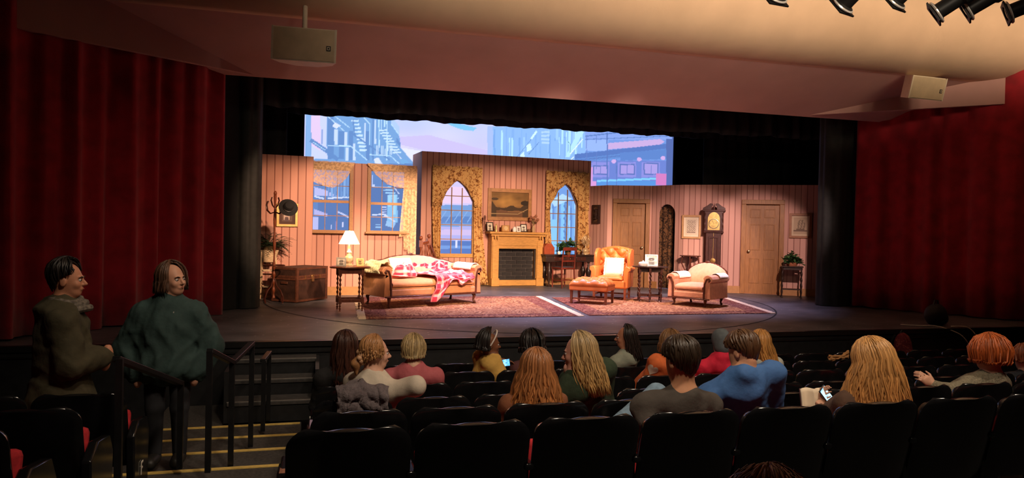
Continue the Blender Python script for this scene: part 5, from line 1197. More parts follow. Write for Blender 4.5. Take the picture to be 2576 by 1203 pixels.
# ------------------------------------------------------------------ handrails in the aisle
m_rail = mat('black_steel_rail', (.015, .015, .016), .35, .3, var=.2)
def rail(label, posts, hw=.04):
    T = thing('handrail', label, 'handrail'); tops = []
    for b_, t_ in posts:
        if b_ is not None: MB().bar(b_, (b_[0], b_[1], t_[2]), .04, .04).build('post', m_rail, T, False)
        tops.append(t_)
    for a, b_ in zip(tops[:-1], tops[1:]): MB().bar(a, b_, .05, .035).build('top_rail', m_rail, T, False, bevel=.004)
    return T
P5 = np.array(onz(580, 1172, .45)); P6 = np.array(onz(630, 1124, .40)); P7 = np.array(onz(661, 1085, .36)); P4 = np.array(onz(525, 1203, .47))
zt = lambda p, x, y: float(ony(x, y, p[1])[2])
rail('black aisle handrail that dips and then climbs beside the stage steps', [((P4[0], P4[1]-.05, .53), (P4[0], P4[1]-.05, zt(P4, 521, 880))), ((P5[0], P5[1], .45), (P5[0], P5[1], zt(P5, 578, 912))), ((P6[0], P6[1], .40), (P6[0], P6[1], zt(P6, 628, 863)))])
tp = ony(661, 908, float(P7[1]))
rail('short black post rail at the foot of the stage steps', [((P7[0], P7[1], .36), tuple(tp)), ((P7[0]+.02, P7[1]+.45, .34), (P7[0]+.02, P7[1]+.45, float(tp[2])))])
a_ = ony(292, 903, 4.85); b_ = ony(455, 965, 5.75)
rail('black aisle handrail in front of the standing woman with an open tube end', [((a_[0]+.02, a_[1], .55), tuple(a_)), ((b_[0], b_[1], .50), tuple(b_))])
# ================================================================== people
def unit(v): v = np.asarray(v, float); return v/np.linalg.norm(v)
def frame(yaw, pitch=0, roll=0):           # yaw: turn to the left of the stage direction; pitch: look down
    y, p, r_ = R(yaw), R(pitch), R(roll)
    f = np.array([-math.sin(y)*math.cos(p), math.cos(y)*math.cos(p), -math.sin(p)]); r = np.array([math.cos(y), math.sin(y), 0.0]); u = np.cross(r, f)
    r2 = r*math.cos(r_)-u*math.sin(r_); u2 = r*math.sin(r_)+u*math.cos(r_)
    return r2, f, u2
def axis_steps(lo, hi, zones, hf, hc):
    out = [lo]; x = lo
    while x < hi:
        h = hc
        for a, b in zones:
            if a-hc <= x <= b: h = hf; break
        x += h; out.append(x)
    return np.array(out)
def sdf_mesh(prims, zones=(), hf=.007, hc=.017, noise=None):
    lo = np.full(3, 1e9); hi = np.full(3, -1e9); BB = []
    for p in prims:
        if p[0] == 'c': a, b, ra, rb = np.asarray(p[1]), np.asarray(p[2]), p[3], p[4]; l = np.minimum(a-ra, b-rb); h = np.maximum(a+ra, b+rb)
        else: c = np.asarray(p[1]); m = max(p[2]); l = c-m; h = c+m
        BB.append((l, h))
        if p[0] != '-e': lo = np.minimum(lo, l); hi = np.maximum(hi, h)
    lo -= .05; hi += .05
    ax = [axis_steps(lo[i], hi[i], [(c[i]-r_, c[i]+r_) for c, r_ in zones], hf, hc) for i in range(3)]
    D = np.full([len(a) for a in ax], .5, np.float32)
    for p, (l, h) in zip(prims, BB):
        k = p[-1]; pad = k+.035; sl = []
        for i in range(3):
            s0 = max(0, np.searchsorted(ax[i], l[i]-pad)-1); s1 = np.searchsorted(ax[i], h[i]+pad)+1; sl.append(slice(s0, s1))
        G = np.stack(np.meshgrid(*[ax[i][sl[i]] for i in range(3)], indexing='ij'), -1)
        if p[0] == 'c':
            a, b, ra, rb = np.asarray(p[1], float), np.asarray(p[2], float), p[3], p[4]; ba = b-a; pa = G-a
            t = np.clip((pa@ba)/max(1e-9, ba@ba), 0, 1); d = np.linalg.norm(pa-t[..., None]*ba, axis=-1)-(ra+(rb-ra)*t)
        else:
            q = G-np.asarray(p[1]); Rm = p[3]
            if Rm is not None: q = q@np.asarray(Rm).T
            rr = np.asarray(p[2], float); k0 = np.linalg.norm(q/rr, axis=-1); k1 = np.linalg.norm(q/(rr*rr), axis=-1)+1e-9; d = k0*(k0-1)/k1
        cur = D[sl[0], sl[1], sl[2]]
        if p[0] == '-e':
            h_ = np.clip(.5-.5*(cur+d)/k, 0, 1); D[sl[0], sl[1], sl[2]] = cur+(-d-cur)*h_+k*h_*(1-h_)
        else:
            h_ = np.clip(.5+.5*(cur-d)/k, 0, 1); D[sl[0], sl[1], sl[2]] = cur+(d-cur)*h_-k*h_*(1-h_)
    if noise is not None:
        G = np.stack(np.meshgrid(*ax, indexing='ij'), -1); D += noise(G).astype(np.float32)
    ins = D < 0; nx, ny, nz = D.shape
    cnt = np.zeros((nx-1, ny-1, nz-1), np.int8)
    for i in (0, 1):
        for j in (0, 1):
            for k in (0, 1): cnt += ins[i:nx-1+i, j:ny-1+j, k:nz-1+k]
    act = (cnt > 0) & (cnt < 8); idx = np.full(act.shape, -1, np.int64); ci = np.argwhere(act); idx[act] = np.arange(len(ci))
    S = np.zeros((len(ci), 3)); n = np.zeros(len(ci)); I, J, K = ci.T
    for axn in range(3):
        o1, o2 = [q for q in range(3) if q != axn]
        for e1 in (0, 1):
            for e2 in (0, 1):
                a = [I.copy(), J.copy(), K.copy()]; a[o1] += e1; a[o2] += e2; b = [q.copy() for q in a]; b[axn] += 1
                da = D[a[0], a[1], a[2]]; db = D[b[0], b[1], b[2]]; m = (da < 0) != (db < 0); t = np.where(m, da/np.where(m, da-db, 1), 0)
                P = np.stack([ax[q][a[q]] for q in range(3)], -1); P[:, axn] += t*(ax[axn][b[axn]]-ax[axn][a[axn]])
                S[m] += P[m]; n[m] += 1
    V = S/n[:, None]; Fs = []
    for axn in range(3):
        o1, o2 = [(1, 2), (2, 0), (0, 1)][axn]
        sl0 = [slice(None)]*3; sl1 = [slice(None)]*3; sl0[axn] = slice(0, -1); sl1[axn] = slice(1, None)
        a = ins[tuple(sl0)]; b = ins[tuple(sl1)]; e = np.argwhere(a != b)
        e = e[(e[:, o1] > 0) & (e[:, o2] > 0) & (e[:, o1] < D.shape[o1]-1) & (e[:, o2] < D.shape[o2]-1)]
        if not len(e): continue
        flip = ~a[tuple(e.T)]; q = []
        for d1, d2 in ((-1, -1), (0, -1), (0, 0), (-1, 0)):
            c = e.copy(); c[:, o1] += d1; c[:, o2] += d2; q.append(idx[tuple(c.T)])
        q = np.stack(q, -1); q[flip] = q[flip][:, ::-1]; Fs.append(q)
    return V, np.concatenate(Fs)
def sdf_obj(name, prims, m, parent, zones=(), hf=.007, hc=.017, noise=None):
    V, Q = sdf_mesh(prims, zones, hf, hc, noise); me = bpy.data.meshes.new(name); me.from_pydata(V.tolist(), [], Q.tolist()); me.update()
    return finish(me, name, m, parent, True, 180)
def folds(sd, amp, base):
    r_ = random.Random(sd); W = [(unit([r_.uniform(-1, 1), r_.uniform(-1, 1), r_.uniform(-.6, .6)])*r_.uniform(25, 60), r_.uniform(0, 6)) for _ in range(5)]
    def f(G):
        o = 0
        for k, ph in W: o = o+.25-np.abs(np.cos(.5*(G@k)+ph+1.2*np.sin(G@(k[[1, 2, 0]]*.25))))**6
        return o*amp/2.4
    return f
def hand_prims(w_, d, n_, th, s=1.0, curl=35, fist=False):   # wrist, direction, palm normal, thumb side
    d, n_, th = unit(d), unit(n_), unit(th); P = [('c', w_, w_+d*.035*s, .024*s, .026*s, .02)]; pal = w_+d*.06*s
    P.append(('e', pal, (.042*s, .05*s, .017*s), np.stack([th, d, n_]), .015))
    for i, (off, L) in enumerate(((.030, .078), (.010, .088), (-.011, .082), (-.031, .064))):
        b = w_+d*.095*s+th*off*s; c1 = R(curl); d1 = d*math.cos(c1)+n_*math.sin(c1); m = b+d1*L*.48*s; c2 = R(curl*2.3); d2 = d*math.cos(c2)+n_*math.sin(c2)
        P += [('c', b-d*.02*s, m, .0095*s, .0085*s, .004), ('c', m, m+d2*L*.55*s, .0085*s, .0065*s, .003)]
    b = w_+d*.035*s+th*.03*s; m = b+(d*.6+th*.7+n_*.25)*.042*s; P += [('c', b, m, .013*s, .0105*s, .008), ('c', m, m+(d*.9+th*.15+n_*.3)*.034*s, .0105*s, .0075*s, .004)]
    return P
SKIN = {}
def skin_mat(c):
    k = 'skin_%d' % int(sum(c)*1000)
    return mat(k, c, .5, var=.06, scale=20, spec=.35)
def hair_mat(): return MATS.get('hair_strands') or attr_mat('hair_strands', .42, spec=.45)
def hair(parent, hc, fr, col, length, seed, phimax=118, n=150, top_r=(.083, .101, .103), spread=.12, wave=.012, rad=.013, layers=.022, front=None, short_sides=False, back_dir=None, part=0.0, end_col=None, th1=98, ragged=.25, crown=None, taper=False, nape=0):
    rr = random.Random(seed); r, f, u = fr; c0 = hc+u*.028-f*.010; down = np.array([0, 0, -1.0]); mb = MB(); cols = []
    def path(phi, th0, L, lay, ph, n_=9, sprd=spread, w=wave, tj=0):
        pts = []; d0 = -f*math.cos(phi)+r*math.sin(phi)
        tmax = R(th1+nape*max(0, math.cos(phi))-(tj if taper else 0)-(40*(abs(phi)/math.pi*1.2)**2 if short_sides else 6*(abs(phi) > 1.4)))
        k1 = max(3, n_//2 if length > .02 else n_-2)
        for i in range(k1):
            th = th0+(tmax-th0)*i/(k1-1); lay_ = lay*(1-.85*max(0, (th-1.0)/1.1)) if taper else lay; q = d0*math.sin(th)+u*math.cos(th)
            pts.append(c0+r*(q@r)*(top_r[0]+lay_)+f*(q@f)*(top_r[1]+lay_)+u*(q@u)*(top_r[2]+lay_)+(np.cross(u, d0)*.010*math.sin(ph+3*th) if taper else 0))
        p = pts[-1]; out = unit(d0-down*(d0@down)); bd = np.zeros(3) if back_dir is None else np.asarray(back_dir)
        if taper and math.cos(phi) > .2:
            for a in (.018, .036, .052): pts.append(p+down*a*math.cos(phi)*(1-.5*tj/45)-out*(.18*a))
        if L > 0:
            for i in range(1, n_-k1+1):
                t = i/(n_-k1); a = L*t; pts.append(p+down*a+out*(sprd*a*(1-.25*t))+bd*a+ (np.cross(out, down))*w*math.sin(ph+a*26)+out*w*.7*math.cos(ph*1.7+a*22))
        return pts
    nu, nv = 33, 12
    g = [path(R(-phimax+2*phimax*i/(nu-1)), .02, max(0, length-.03), -.004, 0, nv, spread*.85, 0) for i in range(nu)]
    L_ = min(len(q) for q in g); o = len(mb.v)
    for q in g: mb.v += [tuple(p) for p in q[:L_]]
    mb.f += [(i*L_+j, i*L_+j+1, (i+1)*L_+j+1, (i+1)*L_+j) for i in range(nu-1) for j in range(L_-1)]
    base = np.array(col); ec = base if end_col is None else np.array(end_col)
    for i in range(nu):
        for j in range(L_): cols.append(base*.55+(ec-base)*.5*(j/(L_-1)))
    for k in range(n):
        phi = R(rr.uniform(-phimax-4, phimax+4)); th0 = abs(rr.gauss(0, .5)); th0 = min(th0, 1.25); lay = rr.uniform(.0, layers); L = max(0, length*(1-ragged*rr.random()*abs(rr.random())))
        q = path(phi+(part if th0 < .3 else 0), th0, L, lay, rr.uniform(0, 6.3), 10 if length > .08 else (12 if taper else 8), tj=rr.random()**2*45); m = len(q); tint = .6+.8*rr.random()
        b0 = len(mb.v); rd = rad*rr.uniform(.7, 1.25); mb.tube(q, [rd*(.55+.45*math.sin(math.pi*min(1, (i+.6)/m*1.0)))*(1 if i < m-1 else .25) for i in range(m)], 5, flat=.6)
        for i in range(m):
            cc = (base+(ec-base)*(i/(m-1))**1.3)*tint
            cols += [cc]*5
    mb.c = np.clip(np.array(cols), 0, 1); return mb.build('hair', hair_mat(), parent, True, 180)
PEOPLE = []
def person(label, hc, head=(0, 0, 0), body=0, floor=None, skin=(.62, .36, .24), shirt=None, shirt_name='shirt', s=1.0, arms=(None, None), pelvis=None, trousers=None, face=False, hairkw=None, standing=False, seed=1, sleeves='long', hands=(False, False), lean=(0, 0), knees=None, shoulder_w=.175, loose=.016, collar=None, thick=1.0, skirt=None, group=None, coat_len=0, fold=.007, neck_len=.185):
    hc = np.asarray(hc, float); r, f, u = frame(*head); br, bf, bu = frame(body); floor = floor_at(hc[1]) if floor is None else floor
    T = thing('person', label, 'person', (hc[0], hc[1], floor)); T.empty_display_size = .1
    inv = np.array([hc[0], hc[1], floor]); L = lambda p: np.asarray(p)-inv
    nb = hc-np.array([0, 0, neck_len*s])-f*np.array([1, 1, 0])*.03*s+np.array([lean[0]*.2, lean[1]*.2, 0])
    if pelvis is None:
        pz = floor+(.50 if not standing else .86*s); dz = nb[2]-pz; sl = math.sqrt(max(0, (.50*s)**2-dz*dz)) if not standing else 0
        pv = np.array([nb[0], nb[1], pz])+bf*min(.34, sl)+np.array([lean[0], lean[1], 0])*-1
    else: pv = np.asarray(pelvis, float)
    ud = unit(nb-pv); sf = unit(bf-ud*(bf@ud)); sr = np.cross(sf, ud)*1.0
    sr = unit(np.cross(sf, ud)); M3 = np.stack([sr, sf, ud])
    SH = [nb-ud*.085*s-sr*shoulder_w*s, nb-ud*.085*s+sr*shoulder_w*s]
    tl = np.linalg.norm(nb-pv)
    def torso(x):
        q = [('e', nb-ud*.19*s, ((.155*s+x), (.105*thick*s+x), .19*s+x), M3, .05), ('e', pv+ud*tl*.38, (.145*thick*s+x, .11*thick*s+x, .17*s+x), M3, .06), ('e', pv, (.165*thick*s+x, .125*thick*s+x, .125*s+x), M3, .06),
             ('c', SH[0], SH[1], .056*s+x*.7, .056*s+x*.7, .06)]
        for S_ in SH: q.append(('c', nb+ud*.008*s, S_+ud*.005*s, .060*s+x*.5, .050*s+x*.5, .06))
        return q
    def armp(i, x, to=2, fl=0):
        S_ = SH[i]; sg = -1 if i == 0 else 1; A = arms[i]
        if A is None: A = [(.05*sg, .10, -.25), (-.10*sg, .32, -.34)]
        if A[0] == 'w': E_, W_ = np.asarray(A[1], float), np.asarray(A[2], float)
        else: E_ = S_+(br*A[0][0]+bf*A[0][1]+np.array([0, 0, A[0][2]]))*s
        if A[0] != 'w': W_ = S_+(br*A[1][0]+bf*A[1][1]+np.array([0, 0, A[1][2]]))*s
        q = [('c', S_, E_, .053*s+x, .043*s+x*1.1, .03)]
        if to >= 2: q.append(('c', E_, W_, .043*s+x*1.1, .029*s+x*(1.0+fl), .02))
        elif to == 1.5: q.append(('c', E_, E_+(W_-E_)*.15, .043*s+x, .04*s+x, .02))
        return q, E_, W_
    HP = [pv-sr*.09*s, pv+sr*.09*s]
    if standing: KN = [h+np.array([0, 0, -.42*s])+bf*.02 for h in HP]; AN = [np.array([h[0], h[1], floor+.08])-br*.0 for h in HP]
    else:
        KN = [h+bf*.40*s+np.array([0, 0, .02])+br*.05*(1 if i else -1) for i, h in enumerate(HP)]; AN = [np.array([k[0], k[1], floor+.09])+bf*.03 for k in KN]
    if knees:
        for i, kq in enumerate(knees):
            if kq is not None: KN[i] = np.asarray(kq[0], float); AN[i] = np.asarray(kq[1], float)
    def legp(x):
        q = []
        for h, k, a in zip(HP, KN, AN): q += [('c', h, k, .082*s+x, .056*s+x, .03), ('c', k, a, .054*s+x, .036*s+x*1.2, .02)]
        return q
    def feet(x): return [('c', a-np.array([0, 0, .035]), a-np.array([0, 0, .045])+unit(bf)*.14*s, .04*s+x, .034*s+x, .02) for a in AN]
    # ---- head and body skin
    hp = [('e', hc+(u*.030-f*.012)*s, (.074*s, .093*s, .092*s), np.stack([r, f, u]), .02), ('e', hc+(f*.032-u*.030)*s, (.059*s, .062*s, .088*s), np.stack([r, f, u]), .03), ('e', hc+(f*.047-u*.082)*s, (.040*s, .036*s, .030*s), np.stack([r, f, u]), .025)]
    if face:
        hp += [('e', hc+(f*.082+u*.028)*s, (.048*s, .012*s, .010*s), np.stack([r, f, u]), .012)]
        for sg in (-1, 1): hp += [('e', hc+(r*.036*sg+f*.066-u*.022)*s, (.022*s, .020*s, .022*s), np.stack([r, f, u]), .02), ('-e', hc+(r*.031*sg+f*.096+u*.010)*s, (.017*s, .010*s, .010*s), np.stack([r, f, u]), .008)]
        hp += [('c', hc+(f*.089+u*.014)*s, hc+(f*.113-u*.018)*s, .0085*s, .012*s, .008), ('e', hc+(f*.099-u*.024)*s, (.018*s, .012*s, .009*s), np.stack([r, f, u]), .008), ('e', hc+(f*.088-u*.052)*s, (.026*s, .012*s, .013*s), np.stack([r, f, u]), .01)]
    for sg in (-1, 1): hp.append(('e', hc+(r*.075*sg-f*.008-u*.008)*s, (.010*s, .021*s, .031*s), np.stack([r, f, u]), .008))
    hp.append(('c', hc-u*.06*s-f*.022*s, nb-ud*.02*s, .052*s, .060*s, .03))
    bp_ = hp+torso(0)
    zones = [(hc, .14*s)]
    for i in (0, 1):
        q, E_, W_ = armp(i, 0); bp_ += q; hd = hands[i]
        d = unit(W_-E_)
        if hd:
            d2 = unit(hd.get('d', d)); bp_ += hand_prims(W_, d2, hd['n'], hd['t'], s, hd.get('curl', 35)); zones.append((W_+d2*.08, .12))
        else: bp_ += [('e', W_+d*.06*s, (.036*s, .036*s, .075*s), None, .02)]
    bp_ += legp(0)+feet(0)
    sh = lambda P_: [tuple([p[0], L(p[1])]+([L(p[2])] if p[0] == 'c' else [p[2]])+list(p[3:])) for p in P_]
    zs = [(L(c), q) for c, q in zones]
    sdf_obj('body', sh(bp_), skin_mat(skin), T, zs, .0062 if face else .009, .02)
    # ---- clothing
    if shirt is not None:
        x = loose; cp = torso(x)+[('e', nb-ud*.022*s-sf*.030*s, (.108*s+x*.5, .105*s+x*.5, .068*s+x*.3), M3, .05)]
        for i in (0, 1):
            q, E_, W_ = armp(i, x, {'long': 2, 'short': 1, 'none': 0}[sleeves])
            if sleeves == 'short': S_ = SH[i]; q = [('c', S_, S_+(E_-S_)*.62, .056*s+x, .05*s+x*1.3, .03)]
            if sleeves != 'none': cp += q
        if coat_len: cp += [('e', pv-np.array([0, 0, coat_len*.5]), (.185*thick*s+x, .15*thick*s+x, coat_len*.75), M3, .07)]
        if collar: cp += [('c', nb-sf*.015-sr*.02, nb+ud*.045-sf*.02-sr*.015, .076*s, .068*s, .02), ('c', nb-sf*.015+sr*.02, nb+ud*.045-sf*.02+sr*.015, .076*s, .068*s, .02)]
        sdf_obj(shirt_name, sh(cp), shirt, T, (), .01, .0135, folds(seed, fold, None))
    sdf_obj('trousers', sh([('e', pv, (.165*thick*s+.012, .125*thick*s+.012, .125*s+.01), M3, .05)]+legp(.013)), trousers or mat('dark_trousers', (.02, .02, .024), .85), T, (), .01, .018, folds(seed+3, .003, None))
    fo = sdf_obj('shoes', sh(feet(.012)), mat('dark_shoes', (.02, .018, .016), .5), T, (), .01, .016)
    if face:
        for sg in (-1, 1):
            e = MB().ell(L(hc+(r*.031*sg+f*.079+u*.009)*s), (.0125*s,)*3, 12, 8).build('eye', mat('eye_white', (.62, .55, .50), .3), T)
            MB().ell(L(hc+(r*.031*sg+f*.0905+u*.009)*s), (.0055*s, .0055*s, .0055*s), 8, 6).build('iris', mat('dark_iris', (.03, .02, .015), .2), e)
            MB().tube([L(hc+(r*(.014*sg)+f*.094+u*.026)*s), L(hc+(r*(.031*sg)+f*.094+u*.033)*s), L(hc+(r*(.050*sg)+f*.082+u*.027)*s)], [.004, .0045, .002], 6).build('eyebrow', mat('brow_hair', (.05, .03, .02), .8), T)
        MB().tube([L(hc+(-r*.023+f*.090-u*.051)*s), L(hc+(f*.1005-u*.0525)*s), L(hc+(r*.023+f*.090-u*.051)*s)], [.002, .0062, .002], 7, flat=.8).build('lips', mat('lips_%d' % int(skin[0]*100), (skin[0]*.72, skin[1]*.42, skin[2]*.42), .45), T)
    if hairkw is not None: hair(T, L(hc), (r, f, u), seed=seed+11, **hairkw)
    return dict(root=T, hc=hc, L=L, r=r, f=f, u=u, br=br, bf=bf, nb=nb, SH=SH, pv=pv, M3=M3)
def at_head(px, py, Y): return ony(px, py, Y)
def cmat(name, col, *a, **k): k.setdefault('bump', .25); k.setdefault('bscale', 22); return mat(name, col, *a, **k)
FAIR = (.60, .33, .22); TAN = (.42, .20, .11); BROWNSK = (.20, .075, .035)
W_ = (0, 0, -1)
# ------------------------------------------------------------------ the audience
SHORT = dict(length=.0, taper=True, short_sides=True, rad=.008, wave=.004)
# 1 long dark brown hair, fourth row, near the aisle
person('person with long dark brown hair by the aisle, behind the stage steps', at_head(868, 874, 6.12), (8, 4, 0), 5, shirt=cmat('black_top', (.012, .011, .011), .9), seed=1, hairkw=dict(col=(.048, .016, .009), length=.36, spread=.10, n=260, rad=.009), s=.97)
# 2 profile in cream sweater, arm over the next seat
p2 = person('person in a cream sweater seen in profile, arm over the next seat back', at_head(944, 890, 5.32), (-84, 4, 0), -40, shirt=cmat('cream_sweater', (.58, .50, .40), .9, var=.06, scale=30, bump=.1, bscale=120), shirt_name='sweater', seed=2, face=True, skin=(.66, .36, .25), shoulder_w=.17, loose=.026,
       arms=([(.02, .10, -.26), (.10, .25, -.36)], ['w', ony(1048, 972, 5.10), ony(985, 990, 5.36)]), s=.98, lean=(.06, 0), fold=0.0110,
       hairkw=dict(col=(.36, .17, .065), length=.03, th1=108, phimax=110, n=320, layers=.018, end_col=(.44, .23, .09), rad=.008, taper=True, nape=14))
sc = MB(); cb = p2['L'](p2['hc']-p2['f']*.105-p2['u']*.03)
for k in range(12):
    a = 2*math.pi*k/12; e = p2['r']*math.cos(a)*.034+p2['u']*math.sin(a)*.040; sc.ell(cb+e-p2['f']*.012*math.cos(3*a), (.022, .022, .022), 9, 6)
sc.build('flower_scrunchie', mat('peach_satin', (.62, .36, .20), .5, var=.2), p2['root'])
sdf_obj('ponytail', [('c', cb, cb-p2['f']*.03-p2['u']*.05, .03, .035, .02), ('c', cb-p2['f']*.03-p2['u']*.05, cb-p2['f']*.02-p2['u']*.12, .035, .012, .02)], mat('pony_hair', (.36, .17, .065), .5, var=.3, scale=40), p2['root'], (), .008, .009)
# 3 short blond grey hair, pink shirt
person('person with short ash blond hair in a pink shirt, back to us', at_head(1040, 882, 6.15), (-12, 6, 0), -4, shirt=cmat('pink_shirt', (.46, .11, .125), .8, var=.06), seed=3, thick=1.22, shoulder_w=.20, neck_len=.165, fold=0.0110,
       hairkw=dict(col=(.40, .28, .13), length=.03, th1=116, phimax=126, n=330, layers=.026, wave=.008, end_col=(.52, .40, .20), rad=.008, nape=8))
# 4 yellow top, white headband, phone
wr4 = ony(1258, 908, 7.05); el4 = ony(1243, 908, 6.85)
p4 = person('person in a yellow top with a white headband holding a lit phone', at_head(1233, 867, 7.0), (-90, 6, 0), -55, shirt=cmat('yellow_top', (.60, .36, .085), .85, var=.08), seed=4, face=True, skin=BROWNSK, sleeves='short', lean=(.30, -.05), s=.93, thick=1.1, fold=0.0110, neck_len=.175,
       arms=(None, ['w', ony(1246, 916, 7.06), wr4]), hands=(False, dict(n=(0, -.3, -1), t=(-.2, .9, 0), d=(1, .1, 0), curl=20)),
       hairkw=dict(col=(.012, .009, .008), length=.05, th1=105, phimax=74, n=240, layers=.05, wave=.02, spread=.25, rad=.011))
hb = MB(); hb.tube([p4['L'](p4['hc']+p4['u']*(.03+.118*math.sin(a))+p4['r']*.096*math.cos(a)+p4['f']*.055*math.sin(a)-p4['f']*.005) for a in np.linspace(-.25, math.pi+.25, 22)], .0075, 7, flat=1.0); hb.build('headband', mat('white_headband', (.70, .64, .58), .5), p4['root'])
# 5 dark curly hair next to the phone
person('person with dark curly hair to the right of the lit phone', at_head(1338, 868, 7.1), (25, 10, 0), 20, shirt=cmat('dark_maroon_top', (.10, .035, .035), .9), seed=5, skin=BROWNSK, hairkw=dict(col=(.014, .010, .009), length=.07, th1=110, phimax=128, n=300, layers=.05, wave=.022, spread=.25, rad=.010), s=.96)
# 6 auburn long hair
person('person with long auburn hair in the second nearest row', at_head(1348, 932, 4.42), (6, 2, 0), 4, shirt=cmat('rust_top', (.20, .07, .03), .9), seed=6, s=.93, hairkw=dict(col=(.30, .12, .045), length=.33, spread=.36, n=420, wave=.016, end_col=(.36, .135, .035), layers=.026, rad=.008))
# 7 long grey blond hair, green jumper, cheek on hand
p7 = person('person with long greying blond hair in a dark green jumper, cheek on hand', at_head(1456, 890, 4.55), (60, 10, 6), 4, shirt=cmat('dark_green_jumper', (.026, .042, .022), .95, var=.15, scale=40), shirt_name='jumper', seed=7, face=True, skin=(.62, .30, .22), lean=(-.26, 0), thick=1.3, shoulder_w=.235, fold=0.0110, loose=.022,
       arms=(['w', ony(1418, 1000, 4.78), ony(1424, 952, 4.80)], None), hands=(dict(n=(.7, -.6, 0), t=(.3, .5, .3), d=(.05, -.12, 1), curl=14), False),
       hairkw=dict(col=(.30, .215, .11), length=.30, spread=.10, n=560, wave=.014, phimax=104, back_dir=(.22, -.10, 0), end_col=(.48, .27, .09), layers=.030, rad=.0062))
# 8 dark long hair, grey green shirt
person('person with long black hair in a grey green top looking left', at_head(1573, 850, 7.05), (68, 4, 0), 35, shirt=cmat('grey_green_top', (.25, .27, .21), .85), seed=8, face=True, skin=(.44, .19, .11), s=.95, hairkw=dict(col=(.018, .012, .010), length=.26, spread=.05, n=260, phimax=100, back_dir=(.25, 0, 0), rad=.008))
# 9 orange shirt with a heart
p9 = person('person in an orange shirt with a white heart on the back', at_head(1686, 866, 6.15), (10, 6, 0), 8, shirt=cmat('orange_shirt', (.62, .135, .035), .85), seed=9, s=1.0, lean=(.20, 0), thick=1.1, fold=0.0099, hairkw=dict(col=(.19, .095, .038), length=.10, spread=.10, n=280, end_col=(.26, .12, .045), rad=.008))
ht = []
for k in range(40):
    t = 2*math.pi*k/40; ht.append((16*math.sin(t)**3*.0032, (13*math.cos(t)-5*math.cos(2*t)-2*math.cos(3*t)-math.cos(4*t))*.0032))
from mathutils.bvhtree import BVHTree
def print_on(root, cloth_name, shape, cpx, Y, tilt, m, name):
    so = [c for c in root.children if c.name.split('.')[0] == cloth_name][0]; bv = BVHTree.FromPolygons([v.co for v in so.data.vertices], [p.vertices[:] for p in so.data.polygons])
    c = ony(cpx[0], cpx[1], Y)-np.array(root.location); vd = unit(ray(*cpx)); V_ = []; n = len(shape)
    ca, sa = math.cos(tilt), math.sin(tilt)
    for k in range(0, 7):
        for x, z in shape:
            q = k/6; X_, Z_ = (x*ca-z*sa)*q, (x*sa+z*ca)*q; o_ = c+np.array([X_*math.cos(YAW), -X_*math.sin(YAW), Z_])-vd*.6; h = bv.ray_cast(Vector(o_), Vector(vd))
            V_.append(np.array(h[0])-vd*.004 if h[0] is not None else c+np.array([X_, 0, Z_]))
    g = MB(); g.v = [tuple(p) for p in V_]; g.f = [(k*n+i, k*n+(i+1) % n, (k+1)*n+(i+1) % n, (k+1)*n+i) for k in range(6) for i in range(n)]
    return g.build(name, m, root, True, 180)
print_on(p9['root'], 'shirt', [(x*1.05, z*1.05) for x, z in ht], (1641, 931), 6.0, R(-28), mat('cream_print', (.72, .60, .48), .8), 'heart_print')
# 11 red hoodie, grey knit cap
p11 = person('person in a red hoodie and grey cap in the fourth nearest row', at_head(1813, 862, 6.10), (-4, 8, 0), -2, shirt=cmat('red_hoodie', (.58, .014, .045), .85), shirt_name='hoodie', seed=11, s=.97, collar=True, thick=1.12, fold=0.0132, neck_len=.17)
hcl = p11['L'](p11['hc']); Rm = np.stack([p11['r'], p11['f'], p11['u']])
sdf_obj('knit_cap', [('e', hcl+p11['u']*.030-p11['f']*.014, (.088, .108, .108), Rm, .02), ('e', hcl-p11['u']*.05-p11['f']*.04, (.075, .075, .07), Rm, .04), ('-e', hcl+p11['f']*.10-p11['u']*.05, (.09, .08, .09), Rm, .02)], mat('grey_knit_cap', (.10, .115, .125), .95, var=.15, scale=30), p11['root'], (), .009, .01, folds(4, .003, None))
# 13 blonde with pale shirt
person('person with long golden blond hair and pale top beyond the blue shirt', at_head(1912, 866, 6.15), (-18, 6, 0), -14, shirt=cmat('pale_grey_top', (.40, .41, .36), .85), seed=13, s=1.0, lean=(-.1, 0), hairkw=dict(col=(.46, .215, .06), length=.34, spread=.14, n=320, back_dir=(.30, 0, 0), end_col=(.55, .27, .075), rad=.008))
# 10 dark short hair, charcoal tee, denim knee up
p10 = person('person with short dark hair in a charcoal tee, denim knee raised', at_head(1713, 912, 3.58), (14, 14, 0), 4, shirt=cmat('charcoal_tee', (.060, .050, .042), .9, var=.08), shirt_name='tee_shirt', seed=10, skin=(.60, .30, .17), shoulder_w=.205, sleeves='long', lean=(.02, 0), neck_len=.195,
       trousers=mat('faded_denim', (.15, .23, .31), .85, var=.2, scale=30), knees=[(ony(1652, 992, 4.05), ony(1552, 1068, 3.95)), None], arms=(['w', ony(1628, 1060, 3.55), ony(1606, 1120, 3.62)], None), thick=1.05, fold=0.0110,
       hairkw=dict(col=(.032, .019, .011), th1=108, phimax=136, n=520, layers=.026, nape=18, **SHORT))
# 12 blue shirt
p12 = person('person in a blue collared shirt bending forward over a book', at_head(1868, 890, 4.02), (24, 26, 8), -8, shirt=cmat('blue_cotton_shirt', (.045, .13, .34), .8, var=.08, scale=30), seed=12, skin=(.60, .30, .18), shoulder_w=.215, loose=.03, collar=True, lean=(-.16, -.06), coat_len=.10, thick=1.22, fold=0.0132, neck_len=.15,
       hairkw=dict(col=(.085, .040, .018), th1=106, phimax=134, n=480, layers=.028, nape=16, **SHORT))
